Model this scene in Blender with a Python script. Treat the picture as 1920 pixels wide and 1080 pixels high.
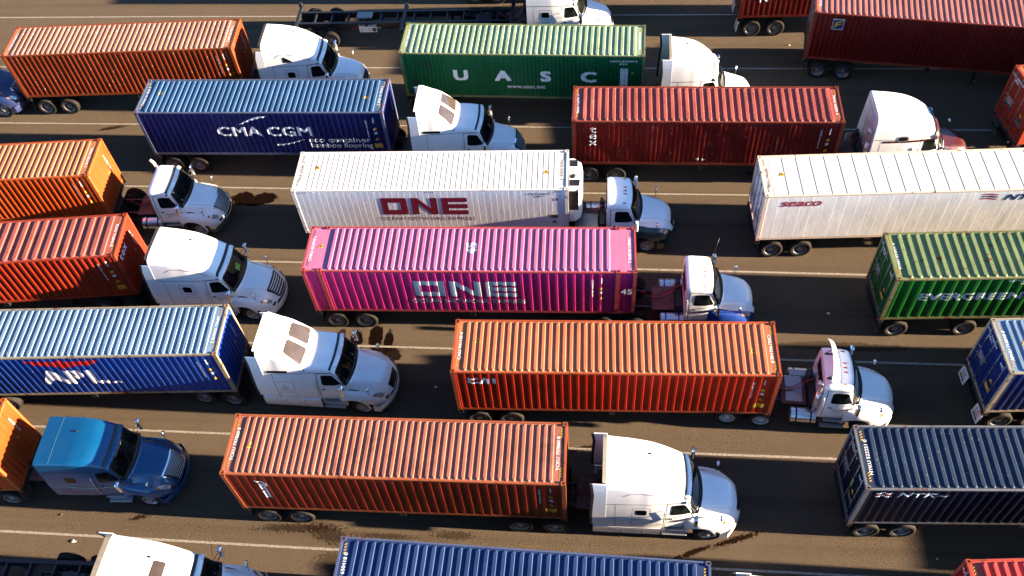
import bpy, bmesh, math, random
from math import sin, cos, pi, sqrt, radians
from mathutils import Vector, Matrix, noise as mnoise

for o in list(bpy.data.objects):
    bpy.data.objects.remove(o)
SC = bpy.context.scene
COL = SC.collection

# ------------------------------------------------------------------ camera
CH, CP, CR, CY, CF = 33.4506, 0.921350, -0.102731, 0.159304, 1741.318
def make_camera():
    cp, sp = cos(CP), sin(CP)
    fwd, right, up = Vector((0, cp, -sp)), Vector((1, 0, 0)), Vector((0, sp, cp))
    r2 = cos(CR) * right + sin(CR) * up
    u2 = -sin(CR) * right + cos(CR) * up
    R = Matrix.Rotation(CY, 3, 'Z')
    right, up, fwd = R @ r2, R @ u2, R @ fwd
    cam = bpy.data.cameras.new('camera')
    ob = bpy.data.objects.new('camera', cam)
    COL.objects.link(ob)
    M = Matrix((right, up, -fwd)).transposed().to_4x4()
    M.translation = Vector((0, 0, CH))
    ob.matrix_world = M
    cam.sensor_width = 36
    cam.lens = CF / 1920 * 36
    cam.clip_start = 0.5
    cam.clip_end = 3000
    SC.camera = ob
make_camera()

# ------------------------------------------------------------------ light
SUN_EL = radians(10.4)
SUN_AZ = radians(-0.5)          # measured from +x towards +y
w = bpy.data.worlds.new('World')
SC.world = w
w.use_nodes = True
nt = w.node_tree
nt.nodes.clear()
out = nt.nodes.new('ShaderNodeOutputWorld')
bg = nt.nodes.new('ShaderNodeBackground')
sky = nt.nodes.new('ShaderNodeTexSky')
sky.sky_type = 'NISHITA'
sky.sun_disc = False
sky.sun_elevation = SUN_EL
sky.sun_rotation = pi / 2 - SUN_AZ
sky.altitude = 10
sky.air_density = 0.7
sky.dust_density = 0.15
sky.ozone_density = 3.0
bg.inputs['Strength'].default_value = 0.05
nt.links.new(sky.outputs[0], bg.inputs[0])
nt.links.new(bg.outputs[0], out.inputs[0])
sl = bpy.data.lights.new('sun', 'SUN')
sl.energy = 5.0
sl.angle = radians(0.5)
sl.color = (1.0, 0.78, 0.54)
so = bpy.data.objects.new('sun', sl)
COL.objects.link(so)
sd = Vector((cos(SUN_AZ) * cos(SUN_EL), sin(SUN_AZ) * cos(SUN_EL), sin(SUN_EL)))
so.rotation_euler = sd.to_track_quat('Z', 'Y').to_euler()
so.location = (60, 0, 40)
SC.view_settings.view_transform = 'Standard'
SC.view_settings.look = 'None'
SC.view_settings.exposure = 3.3
SC.view_settings.gamma = 1.0
SC.render.engine = 'CYCLES'
SC.cycles.max_bounces = 6
SC.cycles.diffuse_bounces = 3
SC.cycles.glossy_bounces = 3
SC.cycles.transmission_bounces = 4
SC.cycles.use_denoising = True

# ------------------------------------------------------------------ materials
def _mix(nt, fac, a, b, mode='MIX'):
    m = nt.nodes.new('ShaderNodeMix')
    m.data_type = 'RGBA'
    m.blend_type = mode
    for sock, v in ((m.inputs[0], fac), (m.inputs[6], a), (m.inputs[7], b)):
        if isinstance(v, bpy.types.NodeSocket):
            nt.links.new(v, sock)
        elif isinstance(v, (int, float)):
            sock.default_value = v
        else:
            sock.default_value = (*v, 1)
    return m.outputs[2]
def _noise(nt, vec, scale, detail=3, rough=.5):
    n = nt.nodes.new('ShaderNodeTexNoise')
    n.inputs['Scale'].default_value = scale
    n.inputs['Detail'].default_value = detail
    n.inputs['Roughness'].default_value = rough
    nt.links.new(vec, n.inputs['Vector'])
    return n.outputs['Fac']
def _map(nt, vec, loc=(0, 0, 0), rot=(0, 0, 0), scale=(1, 1, 1)):
    m = nt.nodes.new('ShaderNodeMapping')
    m.inputs['Location'].default_value = loc
    m.inputs['Rotation'].default_value = rot
    m.inputs['Scale'].default_value = scale
    nt.links.new(vec, m.inputs['Vector'])
    return m.outputs[0]
def _ramp(nt, fac, a, b, ca=0.0, cb=1.0):
    m = nt.nodes.new('ShaderNodeMapRange')
    m.clamp = True
    nt.links.new(fac, m.inputs[0])
    m.inputs[1].default_value = a
    m.inputs[2].default_value = b
    m.inputs[3].default_value = ca
    m.inputs[4].default_value = cb
    return m.outputs[0]
def _math(nt, op, a, b=None):
    m = nt.nodes.new('ShaderNodeMath')
    m.operation = op
    for s, v in ((m.inputs[0], a), (m.inputs[1], b)):
        if v is None: continue
        if isinstance(v, bpy.types.NodeSocket): nt.links.new(v, s)
        else: s.default_value = v
    return m.outputs[0]
def newmat(name):
    m = bpy.data.materials.new(name)
    m.use_nodes = True
    nt = m.node_tree
    b = nt.nodes['Principled BSDF']
    return m, nt, b
def simple(name, col, rough=.5, metal=0, coat=0, spec=.5, var=.15, vs=3.0, bump=0):
    m, nt, b = newmat(name)
    tc = nt.nodes.new('ShaderNodeTexCoord')
    f = _noise(nt, tc.outputs['Object'], vs, 4)
    dark = tuple(c * (1 - var * 2) for c in col)
    c = _mix(nt, _ramp(nt, f, .35, .7), col, dark)
    nt.links.new(c, b.inputs['Base Color'])
    b.inputs['Roughness'].default_value = rough
    b.inputs['Metallic'].default_value = metal
    b.inputs['Coat Weight'].default_value = coat
    b.inputs['Coat Roughness'].default_value = .08
    b.inputs['Specular IOR Level'].default_value = spec
    if bump:
        bp = nt.nodes.new('ShaderNodeBump')
        bp.inputs['Strength'].default_value = bump
        bp.inputs['Distance'].default_value = .01
        nt.links.new(_noise(nt, tc.outputs['Object'], vs * 12, 3), bp.inputs['Height'])
        nt.links.new(bp.outputs[0], b.inputs['Normal'])
    return m
RUST = (.11, .028, .007)
def weathered(name, col, seed=0, rough=.55, fade=.25, rust=.5, streak=.5, dirt=(.05, .035, .025), stretch=(5, 5, .5), chips=0.0, blot=0.0):
    """container paint: faded, streaked, with rust in patches"""
    m, nt, b = newmat(name)
    tc = nt.nodes.new('ShaderNodeTexCoord')
    v = _map(nt, tc.outputs['Object'], loc=(seed * 7.31, seed * 3.17, seed * 1.7))
    big = _noise(nt, v, .55, 4, .6)
    pale = tuple(min(1, c * (1 + fade) + .02 * fade) for c in col)
    c1 = _mix(nt, _ramp(nt, big, .35, .68), col, pale)
    sv = _map(nt, v, scale=stretch)
    st = _noise(nt, sv, 1.3, 5, .65)
    c2 = _mix(nt, _math(nt, 'MULTIPLY', _ramp(nt, st, .5, .75), streak), c1, tuple(c * .5 + d * .07 for c, d in zip(col, dirt)))
    if blot:
        bl = _noise(nt, _map(nt, v, loc=(3, 9, 1)), .35, 5, .7)
        c2 = _mix(nt, _math(nt, 'MULTIPLY', _ramp(nt, bl, .56, .66), blot), c2, tuple(c * .25 + .01 for c in col))
    if chips:
        ch = _noise(nt, _map(nt, v, loc=(5, 2, 8)), 9, 2, .5)
        c2 = _mix(nt, _math(nt, 'MULTIPLY', _ramp(nt, ch, .68, .72), chips), c2, (.6, .58, .54))
    rn = _noise(nt, _map(nt, v, loc=(11, 4, 6)), 2.6, 7, .72)
    r = _math(nt, 'MULTIPLY', _ramp(nt, rn, .665 - .10 * rust, .71 - .10 * rust), min(1, rust * 1.4))
    c3 = _mix(nt, r, c2, RUST)
    nt.links.new(c3, b.inputs['Base Color'])
    nt.links.new(_math(nt, 'ADD', _math(nt, 'MULTIPLY', r, .3), rough), b.inputs['Roughness'])
    b.inputs['Specular IOR Level'].default_value = .12
    bp = nt.nodes.new('ShaderNodeBump')
    bp.inputs['Strength'].default_value = .25
    bp.inputs['Distance'].default_value = .01
    nt.links.new(_noise(nt, v, 6, 4), bp.inputs['Height'])
    nt.links.new(bp.outputs[0], b.inputs['Normal'])
    return m
def carpaint(name, col, rough=.28, dirt=.35, metal=0.0):
    m, nt, b = newmat(name)
    tc = nt.nodes.new('ShaderNodeTexCoord')
    f = _noise(nt, _map(nt, tc.outputs['Object'], scale=(1, 1, .6)), 1.8, 6, .65)
    c = _mix(nt, _math(nt, 'MULTIPLY', _ramp(nt, f, .42, .8), dirt), col, tuple(x * .62 + .01 for x in col))
    sp = nt.nodes.new('ShaderNodeSeparateXYZ')
    nt.links.new(tc.outputs['Object'], sp.inputs[0])
    low = _math(nt, 'MULTIPLY', _ramp(nt, sp.outputs[2], 1.35, .55), _ramp(nt, f, .25, .7, .25, 1.0))
    c = _mix(nt, _math(nt, 'MULTIPLY', low, dirt * 1.6), c, (.12, .095, .07))
    nt.links.new(c, b.inputs['Base Color'])
    nt.links.new(_ramp(nt, f, .3, .8, rough, rough + .25), b.inputs['Roughness'])
    b.inputs['Metallic'].default_value = metal
    b.inputs['Coat Weight'].default_value = .5
    b.inputs['Coat Roughness'].default_value = .12
    return m

M = {}
M['black'] = simple('black_paint', (.006, .006, .007), .45, vs=4)
M['chassis'] = simple('black_chassis_paint', (.008, .009, .013), .5, vs=2, var=.3, bump=.2)
M['rubber'] = simple('tyre_rubber', (.018, .015, .013), .85, vs=5, var=.25, spec=.2, bump=.3)
M['rubber_trim'] = simple('rubber_trim', (.03, .025, .021), .7, vs=6, var=.2)
M['steel'] = simple('galvanised_steel', (.25, .25, .26), .42, metal=.7, vs=5, var=.2, bump=.2)
M['alu'] = simple('polished_aluminium', (.75, .75, .76), .28, metal=.9, vs=5, var=.12)
M['chrome'] = simple('chrome', (.8, .8, .82), .12, metal=1, vs=5, var=.05)
M['plate'] = simple('dusty_deck_plate', (.12, .07, .065), .6, metal=.2, vs=7, var=.3, bump=.5)
M['ruststeel'] = simple('rusty_steel', (.20, .075, .03), .8, vs=5, var=.3, bump=.4)
M['yellow'] = simple('yellow_paint', (.5, .28, .015), .6, vs=12, var=.12)
M['amber'] = simple('amber_lens', (.5, .10, .005), .25, coat=.5)
M['redlens'] = simple('red_lens', (.5, .01, .01), .25, coat=.5)
M['white_mark'] = weathered('white_marking_paint', (.72, .72, .70), 3, .6, 0, .12, .35)
M['grey_mark'] = weathered('grey_marking_paint', (.42, .47, .48), 4, .5, 0, .1, .2)
M['crimson_mark'] = simple('crimson_marking_paint', (.16, .002, .025), .5, vs=2)
M['red_mark'] = simple('red_marking_paint', (.34, .006, .006), .5, vs=2)
M['navy_mark'] = simple('navy_marking_paint', (.006, .009, .06), .5, vs=2)
M['black_mark'] = simple('black_marking_paint', (.02, .02, .02), .6, vs=2)
M['green_mark'] = simple('dark_green_marking_paint', (.002, .018, .007), .6, vs=2)
M['ice'] = simple('ice_blue_stripe', (.12,.32,.36), .35)
M['bar'] = simple('bright_grille_bar', (.5, .52, .55), .35, metal=.2)
M['seam'] = simple('panel_gap', (.03, .03, .03), .8)
M['softseam'] = simple('weathered_panel_gap', (.16, .13, .11), .8)
M['cardboard'] = simple('paper_litter', (.6, .57, .5), .8)
M['brown_litter'] = simple('brown_litter', (.10, .06, .035), .9)
M['sign'] = simple('lime_paper_sign', (.16, .32, .05), .7)
M['red_brake'] = simple('red_air_hose', (.35, .03, .02), .5)
M['lamp'] = simple('headlamp_lens', (.62, .64, .66), .1, metal=.5, coat=1, vs=20, var=.3)
M['tail'] = simple('conspicuity_tape_white', (.7, .7, .7), .4)

def glassmat():
    m, nt, b = newmat('tinted_glass')
    tc = nt.nodes.new('ShaderNodeTexCoord')
    f = _noise(nt, tc.outputs['Object'], 2.2, 3)
    nt.links.new(_mix(nt, _ramp(nt, f, .45, .65), (.002, .003, .003), (.008, .012, .012)), b.inputs['Base Color'])
    b.inputs['Roughness'].default_value = .04
    b.inputs['Specular IOR Level'].default_value = .3
    return m
M['glass'] = glassmat()
M['skylight'] = simple('smoked_skylight_glass', (.045, .034, .027), .12, coat=.6, vs=2)
M['perf'] = None
def perf():
    m, nt, b = newmat('perforated_step_metal')
    tc = nt.nodes.new('ShaderNodeTexCoord')
    vo = nt.nodes.new('ShaderNodeTexVoronoi')
    vo.inputs['Scale'].default_value = 24
    vo.inputs['Randomness'].default_value = .1
    nt.links.new(tc.outputs['Object'], vo.inputs['Vector'])
    nt.links.new(_mix(nt, _ramp(nt, vo.outputs['Distance'], .3, .38), (.015, .015, .016), (.45, .45, .46)), b.inputs['Base Color'])
    b.inputs['Metallic'].default_value = .6
    b.inputs['Roughness'].default_value = .4
    return m
M['perf'] = perf()
M['white'] = carpaint('white_truck_paint', (.80, .80, .80))
M['white_clean'] = carpaint('clean_white_truck_paint', (.83, .83, .83), dirt=.15)
M['white_dirty'] = carpaint('dirty_white_truck_paint', (.74, .73, .72), dirt=.6)
M['blue'] = carpaint('metallic_blue_truck_paint', (.001, .062, .17), .22, .08, .3)
M['navyblue'] = carpaint('blue_truck_paint', (.004, .02, .10), .25, .2, .2)
M['fenderblue'] = carpaint('blue_fender_paint', (.004, .035, .22), .25, .1, .2)
M['fendergreen'] = carpaint('green_fender_paint', (.003, .035, .028), .25, .1, .2)
M['maroon'] = carpaint('maroon_truck_paint', (.05, .005, .006), .25, .2, .1)

# ------------------------------------------------------------------ mesh helpers
class MB:
    def __init__(s):
        s.v = []; s.f = []; s.sm = []
    def add(s, vs, fs, smooth=False):
        n = len(s.v)
        s.v += [tuple(x) for x in vs]
        s.f += [tuple(i + n for i in f) for f in fs]
        s.sm += [smooth] * len(fs)
        return s
    def box(s, x0, x1, y0, y1, z0, z1, mat=None):
        vs = [Vector((x, y, z)) for x in (x0, x1) for y in (y0, y1) for z in (z0, z1)]
        if mat: vs = [mat @ q for q in vs]
        return s.add(vs, [(0, 1, 3, 2), (4, 6, 7, 5), (0, 4, 5, 1), (2, 3, 7, 6), (0, 2, 6, 4), (1, 5, 7, 3)])
    def bev(s, x0, x1, y0, y1, z0, z1, b=.02):
        """box with chamfered edges"""
        vs = []; 
        for z, d in ((z0, b), (z0 + b, 0), (z1 - b, 0), (z1, b)):
            X0, X1, Y0, Y1 = x0 + d, x1 - d, y0 + d, y1 - d
            e = b
            vs += [(X0 + e, Y0, z), (X1 - e, Y0, z), (X1, Y0 + e, z), (X1, Y1 - e, z), (X1 - e, Y1, z), (X0 + e, Y1, z), (X0, Y1 - e, z), (X0, Y0 + e, z)]
        fs = [tuple(reversed(range(8))), tuple(range(24, 32))]
        for k in range(3):
            for i in range(8):
                j = (i + 1) % 8
                fs.append((k * 8 + i, k * 8 + j, k * 8 + 8 + j, k * 8 + 8 + i))
        return s.add(vs, fs)
    def tube(s, pts, r, n=8, cap=True):
        pts = [Vector(p) for p in pts]
        rings = []
        for i, p in enumerate(pts):
            a = pts[max(0, i - 1)]; c = pts[min(len(pts) - 1, i + 1)]
            t = (c - a).normalized()
            u = t.cross(Vector((0, 0, 1)))
            if u.length < 1e-3: u = t.cross(Vector((0, 1, 0)))
            u.normalize(); w2 = t.cross(u)
            rr = r[i] if isinstance(r, (list, tuple)) else r
            rings.append([p + (u * cos(2 * pi * k / n) + w2 * sin(2 * pi * k / n)) * rr for k in range(n)])
        vs = [q for R in rings for q in R]
        fs = []
        for i in range(len(rings) - 1):
            for k in range(n):
                fs.append((i * n + k, i * n + (k + 1) % n, (i + 1) * n + (k + 1) % n, (i + 1) * n + k))
        if cap:
            fs += [tuple(reversed(range(n))), tuple((len(rings) - 1) * n + k for k in range(n))]
        return s.add(vs, fs, True)
    def lathe(s, prof, axis='Y', n=28, center=(0, 0, 0)):
        """prof: list of (a, r) along the axis"""
        vs = []
        for a, r in prof:
            for k in range(n):
                t = 2 * pi * k / n
                p = (r * cos(t), a, r * sin(t)) if axis == 'Y' else ((r * cos(t), r * sin(t), a) if axis == 'Z' else (a, r * cos(t), r * sin(t)))
                vs.append((p[0] + center[0], p[1] + center[1], p[2] + center[2]))
        fs = []
        for i in range(len(prof) - 1):
            for k in range(n):
                fs.append((i * n + k, i * n + (k + 1) % n, (i + 1) * n + (k + 1) % n, (i + 1) * n + k))
        return s.add(vs, fs, True)
    def mesh(s, name, mat=None, smooth_angle=None):
        me = bpy.data.meshes.new(name)
        me.from_pydata(s.v, [], s.f)
        me.polygons.foreach_set('use_smooth', s.sm)
        if mat: me.materials.append(mat)
        me.update()
        bm = bmesh.new(); bm.from_mesh(me)
        bmesh.ops.recalc_face_normals(bm, faces=bm.faces)
        if smooth_angle:
            for f in bm.faces: f.smooth = True
            for e in bm.edges:
                if len(e.link_faces) == 2 and e.calc_face_angle(0) > smooth_angle: e.smooth = False
        bm.to_mesh(me); bm.free()
        return me
    def build(s, name, mat, parent, loc=(0, 0, 0), rot=(0, 0, 0), smooth_angle=None):
        return inst(name, s.mesh(name, mat, smooth_angle), parent, loc, rot)
def inst(name, me, parent, loc=(0, 0, 0), rot=(0, 0, 0), scale=None):
    o = bpy.data.objects.new(name, me)
    COL.objects.link(o)
    o.parent = parent
    o.location = loc
    o.rotation_euler = rot
    if scale: o.scale = scale
    return o
def thing(name, label, cat, loc, rz=0, group=None):
    o = bpy.data.objects.new(name, None)
    o.empty_display_size = .3
    COL.objects.link(o)
    o.location = loc
    o.rotation_euler = (0, 0, rz)
    o['label'] = label; o['category'] = cat
    if group: o['group'] = group
    return o

# ---- flat 2d shapes -------------------------------------------------
def text2d(s, size=1.0, bold=0.0, sx=1.0, shear=0.0, space=1.0, line=1.0, align='CENTER'):
    cu = bpy.data.curves.new('t', 'FONT')
    cu.body = s; cu.size = size; cu.shear = shear
    cu.space_character = space; cu.space_line = line
    cu.align_x = align; cu.align_y = 'CENTER'
    cu.resolution_u = 3
    ob = bpy.data.objects.new('t', cu)
    me = ob.to_mesh()
    V = [(v.co.x * sx, v.co.y) for v in me.vertices]
    F = [tuple(p.vertices) for p in me.polygons]
    ob.to_mesh_clear()
    bpy.data.objects.remove(ob); bpy.data.curves.remove(cu)
    d = bold * size
    if bold <= 0: return V, F
    vs = []; fs = []
    # heavier strokes: several passes of paint, each a hair above the last
    for k, (dx, dy) in enumerate(((0, 0), (-d, 0), (d, 0)) if bold < .018 else ((0, 0), (-d, -.6 * d), (d, -.6 * d), (-d, .6 * d), (d, .6 * d))):
        n = len(vs)
        vs += [(x + dx, y + dy, k * .0006) for x, y in V]
        fs += [tuple(i + n for i in f) for f in F]
    return vs, fs
def xf2(shape, dx=0, dy=0, rot=0, sc=1.0):
    vs, fs = shape
    c, s_ = cos(rot), sin(rot)
    return [((p[0] * c - p[1] * s_) * sc + dx, (p[0] * s_ + p[1] * c) * sc + dy) + tuple(p[2:]) for p in vs], fs
def join2(*shapes):
    V = []; F = []
    for vs, fs in shapes:
        n = len(V); V += vs; F += [tuple(i + n for i in f) for f in fs]
    return V, F
def rect2(x0, x1, y0, y1):
    return [(x0, y0), (x1, y0), (x1, y1), (x0, y1)], [(0, 1, 2, 3)]
def poly2(*pts):
    return list(pts), [tuple(range(len(pts)))]
def rrect2(x0, x1, y0, y1, r, n=4, skew=0):
    pts = []
    for cx, cy, a0 in ((x1 - r, y1 - r, 0), (x0 + r, y1 - r, pi / 2), (x0 + r, y0 + r, pi), (x1 - r, y0 + r, 3 * pi / 2)):
        for k in range(n + 1):
            a = a0 + k * pi / 2 / n
            pts.append((cx + r * cos(a) + skew * (cy + r * sin(a) - y0), cy + r * sin(a)))
    return pts, [tuple(range(len(pts)))]
def ring2(outer, inner):
    n = len(outer)
    return list(outer) + list(inner), [(i, (i + 1) % n, n + (i + 1) % n, n + i) for i in range(n)]
def circ(cx, cy, r, n=20, ry=None):
    ry = ry or r
    return [(cx + r * cos(2 * pi * k / n), cy + ry * sin(2 * pi * k / n)) for k in range(n)]
def disc2(cx, cy, r, n=20, ry=None):
    return circ(cx, cy, r, n, ry), [tuple(range(n))]
def strip2(pts, wd):
    V = []; 
    for i, p in enumerate(pts):
        a = Vector(pts[max(0, i - 1)]); c = Vector(pts[min(len(pts) - 1, i + 1)])
        t = (c - a).normalized(); nrm = Vector((-t.y, t.x))
        h = (wd[i] if isinstance(wd, (list, tuple)) else wd) / 2
        V += [(p[0] + nrm.x * h, p[1] + nrm.y * h), (p[0] - nrm.x * h, p[1] - nrm.y * h)]
    return V, [(2 * i, 2 * i + 1, 2 * i + 3, 2 * i + 2) for i in range(len(pts) - 1)]
def decal(shape, fn, name, mat, parent, cutu=(), cutv=(), off=.004, smooth=False, inside=None):
    """lay a flat shape on a surface fn(u,v)->Vector, cut where the surface bends"""
    vs, fs = shape
    bm = bmesh.new()
    bv = [bm.verts.new((p[0], p[1], p[2] if len(p) > 2 else 0)) for p in vs]
    for f in fs:
        try: bm.faces.new([bv[i] for i in f])
        except ValueError: pass
    us = [v[0] for v in vs]; ws = [v[1] for v in vs]
    for co, no, rng, lst in ((0, (1, 0, 0), (min(us), max(us)), cutu), (1, (0, 1, 0), (min(ws), max(ws)), cutv)):
        for c in lst:
            if rng[0] < c < rng[1]:
                p = [0, 0, 0]; p[co] = c
                bmesh.ops.bisect_plane(bm, geom=bm.verts[:] + bm.edges[:] + bm.faces[:], plane_co=p, plane_no=no, dist=1e-5)
    if cutu or cutv:
        bmesh.ops.triangulate(bm, faces=[f for f in bm.faces if len(f.verts) > 4])
    e = .004
    for v in bm.verts:
        u, t, hh = v.co.x, v.co.y, v.co.z
        p = fn(u, t)
        d1 = fn(u + e, t) - fn(u - e, t); d2 = fn(u, t + e) - fn(u, t - e)
        n = d1.cross(d2)
        n = n.normalized() if n.length > 1e-12 else Vector((0, 0, 1))
        if inside is not None and n.dot(p - inside(u, t)) < 0: n = -n
        v.co = p + n * (off + hh)
    for f in bm.faces: f.smooth = smooth
    me = bpy.data.meshes.new(name)
    bmesh.ops.recalc_face_normals(bm, faces=bm.faces)
    bm.to_mesh(me); bm.free()
    me.materials.append(mat)
    return inst(name, me, parent)
def frange(a, b, st):
    n = max(1, int(round((b - a) / st)))
    return [a + (b - a) * i / n for i in range(n + 1)]

# ------------------------------------------------------------------ logos (2d)
def logo_one(w_, h, t):
    """square-cornered O N E, lower left at 0,0"""
    lw = w_ * .30; g = w_ * .05
    O = ring2([(0, 0), (lw, 0), (lw, h), (0, h)], [(t, t), (lw - t, t), (lw - t, h - t), (t, h - t)])
    x = lw + g
    N = join2(rect2(x, x + t, 0, h), rect2(x + lw - t, x + lw, 0, h), poly2((x + t, h), (x + t, h - t * 1.25), (x + lw - t, 0), (x + lw - t, t * 1.25)))
    x = 2 * (lw + g)
    b = t * .9
    E = join2(rect2(x, x + t, 0, h), rect2(x + t, x + lw, h - b, h), rect2(x + t, x + lw, h / 2 - b / 2, h / 2 + b / 2), rect2(x + t, x + lw, 0, b))
    return join2(O, N, E)
def tri2(cx, cy, s):
    return poly2((cx - s, cy - s * .8), (cx + s, cy - s * .8), (cx, cy + s))
# ------------------------------------------------------------------ containers
W2 = 1.219
ZB = 1.25
CG = 'shipping containers in the truck lanes'
def casting_mesh():
    b = MB()
    hx, hy, hz = .089, .081, .059
    # ring round an oval opening in the top, side and end walls
    def ringplate(ax, sgn):
        if ax == 'z': A, B, C = hx, hy, hz
        elif ax == 'y': A, B, C = hx, hz, hy
        else: A, B, C = hy, hz, hx
        n = 16
        O = []; I = []
        for k in range(n):
            t = 2 * pi * (k + .5) / n
            c, s_ = cos(t), sin(t)
            m = max(abs(c), abs(s_))
            O.append((A * c / m, B * s_ / m)); I.append((A * .62 * c, B * .48 * s_))
        vs = []
        for q, dep in ((O, 0), (I, 0), (I, .03)):
            for a_, b_ in q:
                cc = sgn * (C - dep)
                vs.append((a_, b_, cc) if ax == 'z' else ((a_, cc, b_) if ax == 'y' else (cc, a_, b_)))
        fs = []
        for r in range(2):
            for k in range(n):
                fs.append((r * n + k, r * n + (k + 1) % n, (r + 1) * n + (k + 1) % n, (r + 1) * n + k))
        b.add(vs, fs)
    for sgn in (1, -1):
        for ax in 'xyz': ringplate(ax, sgn)
    b.box(-.05, .05, -.045, .045, -.03, .03)
    return b
_cast = {}
def casting(mat):
    if mat.name not in _cast: _cast[mat.name] = casting_mesh().mesh('corner_casting', mat)
    return _cast[mat.name]

def trap(x, p, depth, fl=.26, sl=.24):
    """0 on the outer flat, depth on the inner flat; p pitch"""
    t = (x / p) % 1.0
    if t < fl: return 0
    if t < fl + sl: return depth * (t - fl) / sl
    if t < 2 * fl + sl: return depth
    return depth * (1 - (t - 2 * fl - sl) / (1 - 2 * fl - sl))

def make_container(name_label, x, y, yaw, L=12.19, H=2.80, anchor='l', side=(.2, .03, .02), roof=None, frame=None, kind='dry',
                   pitch=.278, sdepth=.036, rpitch=.272, rdepth=.021, rstyle='std', seed=1, rust=.4, roofrust=.5, posts45=False, fade=.25, blot=0.0, chips=.0,
                   door=True, extras=None, front=True, dent=.006, header=.40):
    rnd = random.Random(seed)
    if anchor == 'r':
        x -= L * cos(yaw); y -= L * sin(yaw)
    root = thing('shipping_container' if kind == 'dry' else 'refrigerated_container', name_label, 'shipping container', (x, y, ZB), yaw, CG)
    roof = roof or side; frame = frame or side
    if kind == 'dry':
        mx = max(side); side = tuple(c * .56 * (c / mx) ** .25 for c in side); frame = tuple(c * .6 for c in frame); roof = tuple(c * .58 for c in roof)
        rdepth *= 1.55
    ms = weathered('container_side_paint', side, seed, .5, fade, rust * .6, .5, chips=chips * .5)
    mr = weathered('container_roof_paint', roof, seed + 3, .6, fade, roofrust, .45, stretch=(4, .7, 1), chips=chips, blot=blot)
    mf = weathered('container_frame_paint', frame, seed + 5, .55, fade, min(1, rust + .5), .4)
    mc = weathered('corner_casting_paint', tuple(c * .8 + r * .3 for c, r in zip(frame, RUST)), seed + 8, .7, 0, .9, .4)
    # frame
    b = MB()
    pw = .15
    for sy in (-1, 1):
        for xx in (0, L - pw):
            y0, y1 = sorted((sy * W2, sy * (W2 - .11)))
            b.box(xx + .004, xx + pw, y0, y1, .12, H - .12)
        y0, y1 = sorted((sy * (W2 - .012), sy * (W2 - .075)))
        b.box(.17, L - .17, y0, y1, H - .085, H - .012)
        b.box(.17, L - .17, y0, y1, .02, .16)
        if posts45:
            for xx in (.76, L - .76):
                y0, y1 = sorted((sy * (W2 + .0), sy * (W2 - .10)))
                b.box(xx - .085, xx + .085, y0, y1, .10, H - .1)
    for xx in (.012, L - .092):
        b.box(xx, xx + .08, -W2 + .15, W2 - .15, H - .12, H - .018)
        b.box(xx, xx + .08, -W2 + .15, W2 - .15, .02, .15)
    b.build('frame', mf, root)
    cm = casting(mc)
    xs = [.089, L - .089]
    for cx in xs:
        for sy in (-1, 1):
            for cz in (.059, H - .059):
                inst('corner_casting', cm, root, (cx, sy * (W2 - .079), cz))
    if posts45:
        for cx in (.76, L - .76):
            for sy in (-1, 1):
                inst('corner_casting', cm, root, (cx, sy * (W2 - .079), H - .057))
    # side panels
    P0, P1 = pw - .01, L - pw + .01
    def dentf(xx, zz, s_):
        return dent * mnoise.noise(Vector((xx * 1.1 + seed * 9.7, zz * 1.3, s_ * 5 + seed))) if dent else 0
    def side_dep(xx):
        if kind == 'dry': return .004 + trap(xx - P0, pitch, sdepth)
        t = ((xx - P0) / pitch) % 1.0
        return .006 if t > .06 else .0050
    brk = []
    k = 0
    while True:
        base = P0 + k * pitch
        if base > P1: break
        for t in ((0, .26, .5, .76) if kind == 'dry' else (0.0, .03, .06, .09)):
            q = base + t * pitch
            if P0 < q < P1: brk.append(q)
        k += 1
    brk = sorted(set([P0] + brk + [P1]))
    zlev = [.155, .2, .55, .9, 1.3, 1.7, 2.1, 2.45, H - .09] if H > 2.6 else [.155, .2, .55, .9, 1.3, 1.7, 2.1, H - .09]
    def sidefn(sy):
        def fn(u, v):
            edge = min(1, max(0, min(v - .155, H - .09 - v)) / .06) 
            return Vector((u, sy * (W2 - .006 - side_dep(u) - dentf(u, v, sy) * 1.0 - abs(dent) * .5), v))
        return fn
    for sy in (-1, 1):
        fn = sidefn(sy)
        vs = []; nx = len(brk)
        for zz in zlev:
            for xx in brk: vs.append(fn(xx, zz))
        fs = [(j * nx + i, j * nx + i + 1, (j + 1) * nx + i + 1, (j + 1) * nx + i) for j in range(len(zlev) - 1) for i in range(nx - 1)]
        MB().add(vs, fs).build('side_panel', ms, root)
    # roof
    R0, R1 = .10, L - .10
    ribs0, ribs1 = header, L - header
    n = max(1, int(round((ribs1 - ribs0) / rpitch)))
    rp = (ribs1 - ribs0) / n
    widths = [1 + rnd.uniform(-.15, .15) for _ in range(n + 1)]
    def rib(xx, yy):
        if xx <= ribs0 or xx >= ribs1: return 0
        t = ((xx - ribs0) / rp); i = int(t); t -= i
        ay = W2 - .10 - abs(yy)
        if ay <= 0: return 0
        if rstyle == 'groove':        # smooth sheets with narrow seams
            return (-.009 if t < (.085 if rpitch < .4 else .04) else 0)
        endw = min(1, ay / .10)
        hwid = .195 * (sqrt(max(0, 1 - (1 - endw) ** 2)))
        tt = abs(t - .5)
        sl = .075
        if tt > hwid + sl: return 0
        k_ = 1 if tt < hwid else (hwid + sl - tt) / sl
        return rdepth * k_ * widths[i] * min(1, endw * 2.5)
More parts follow.
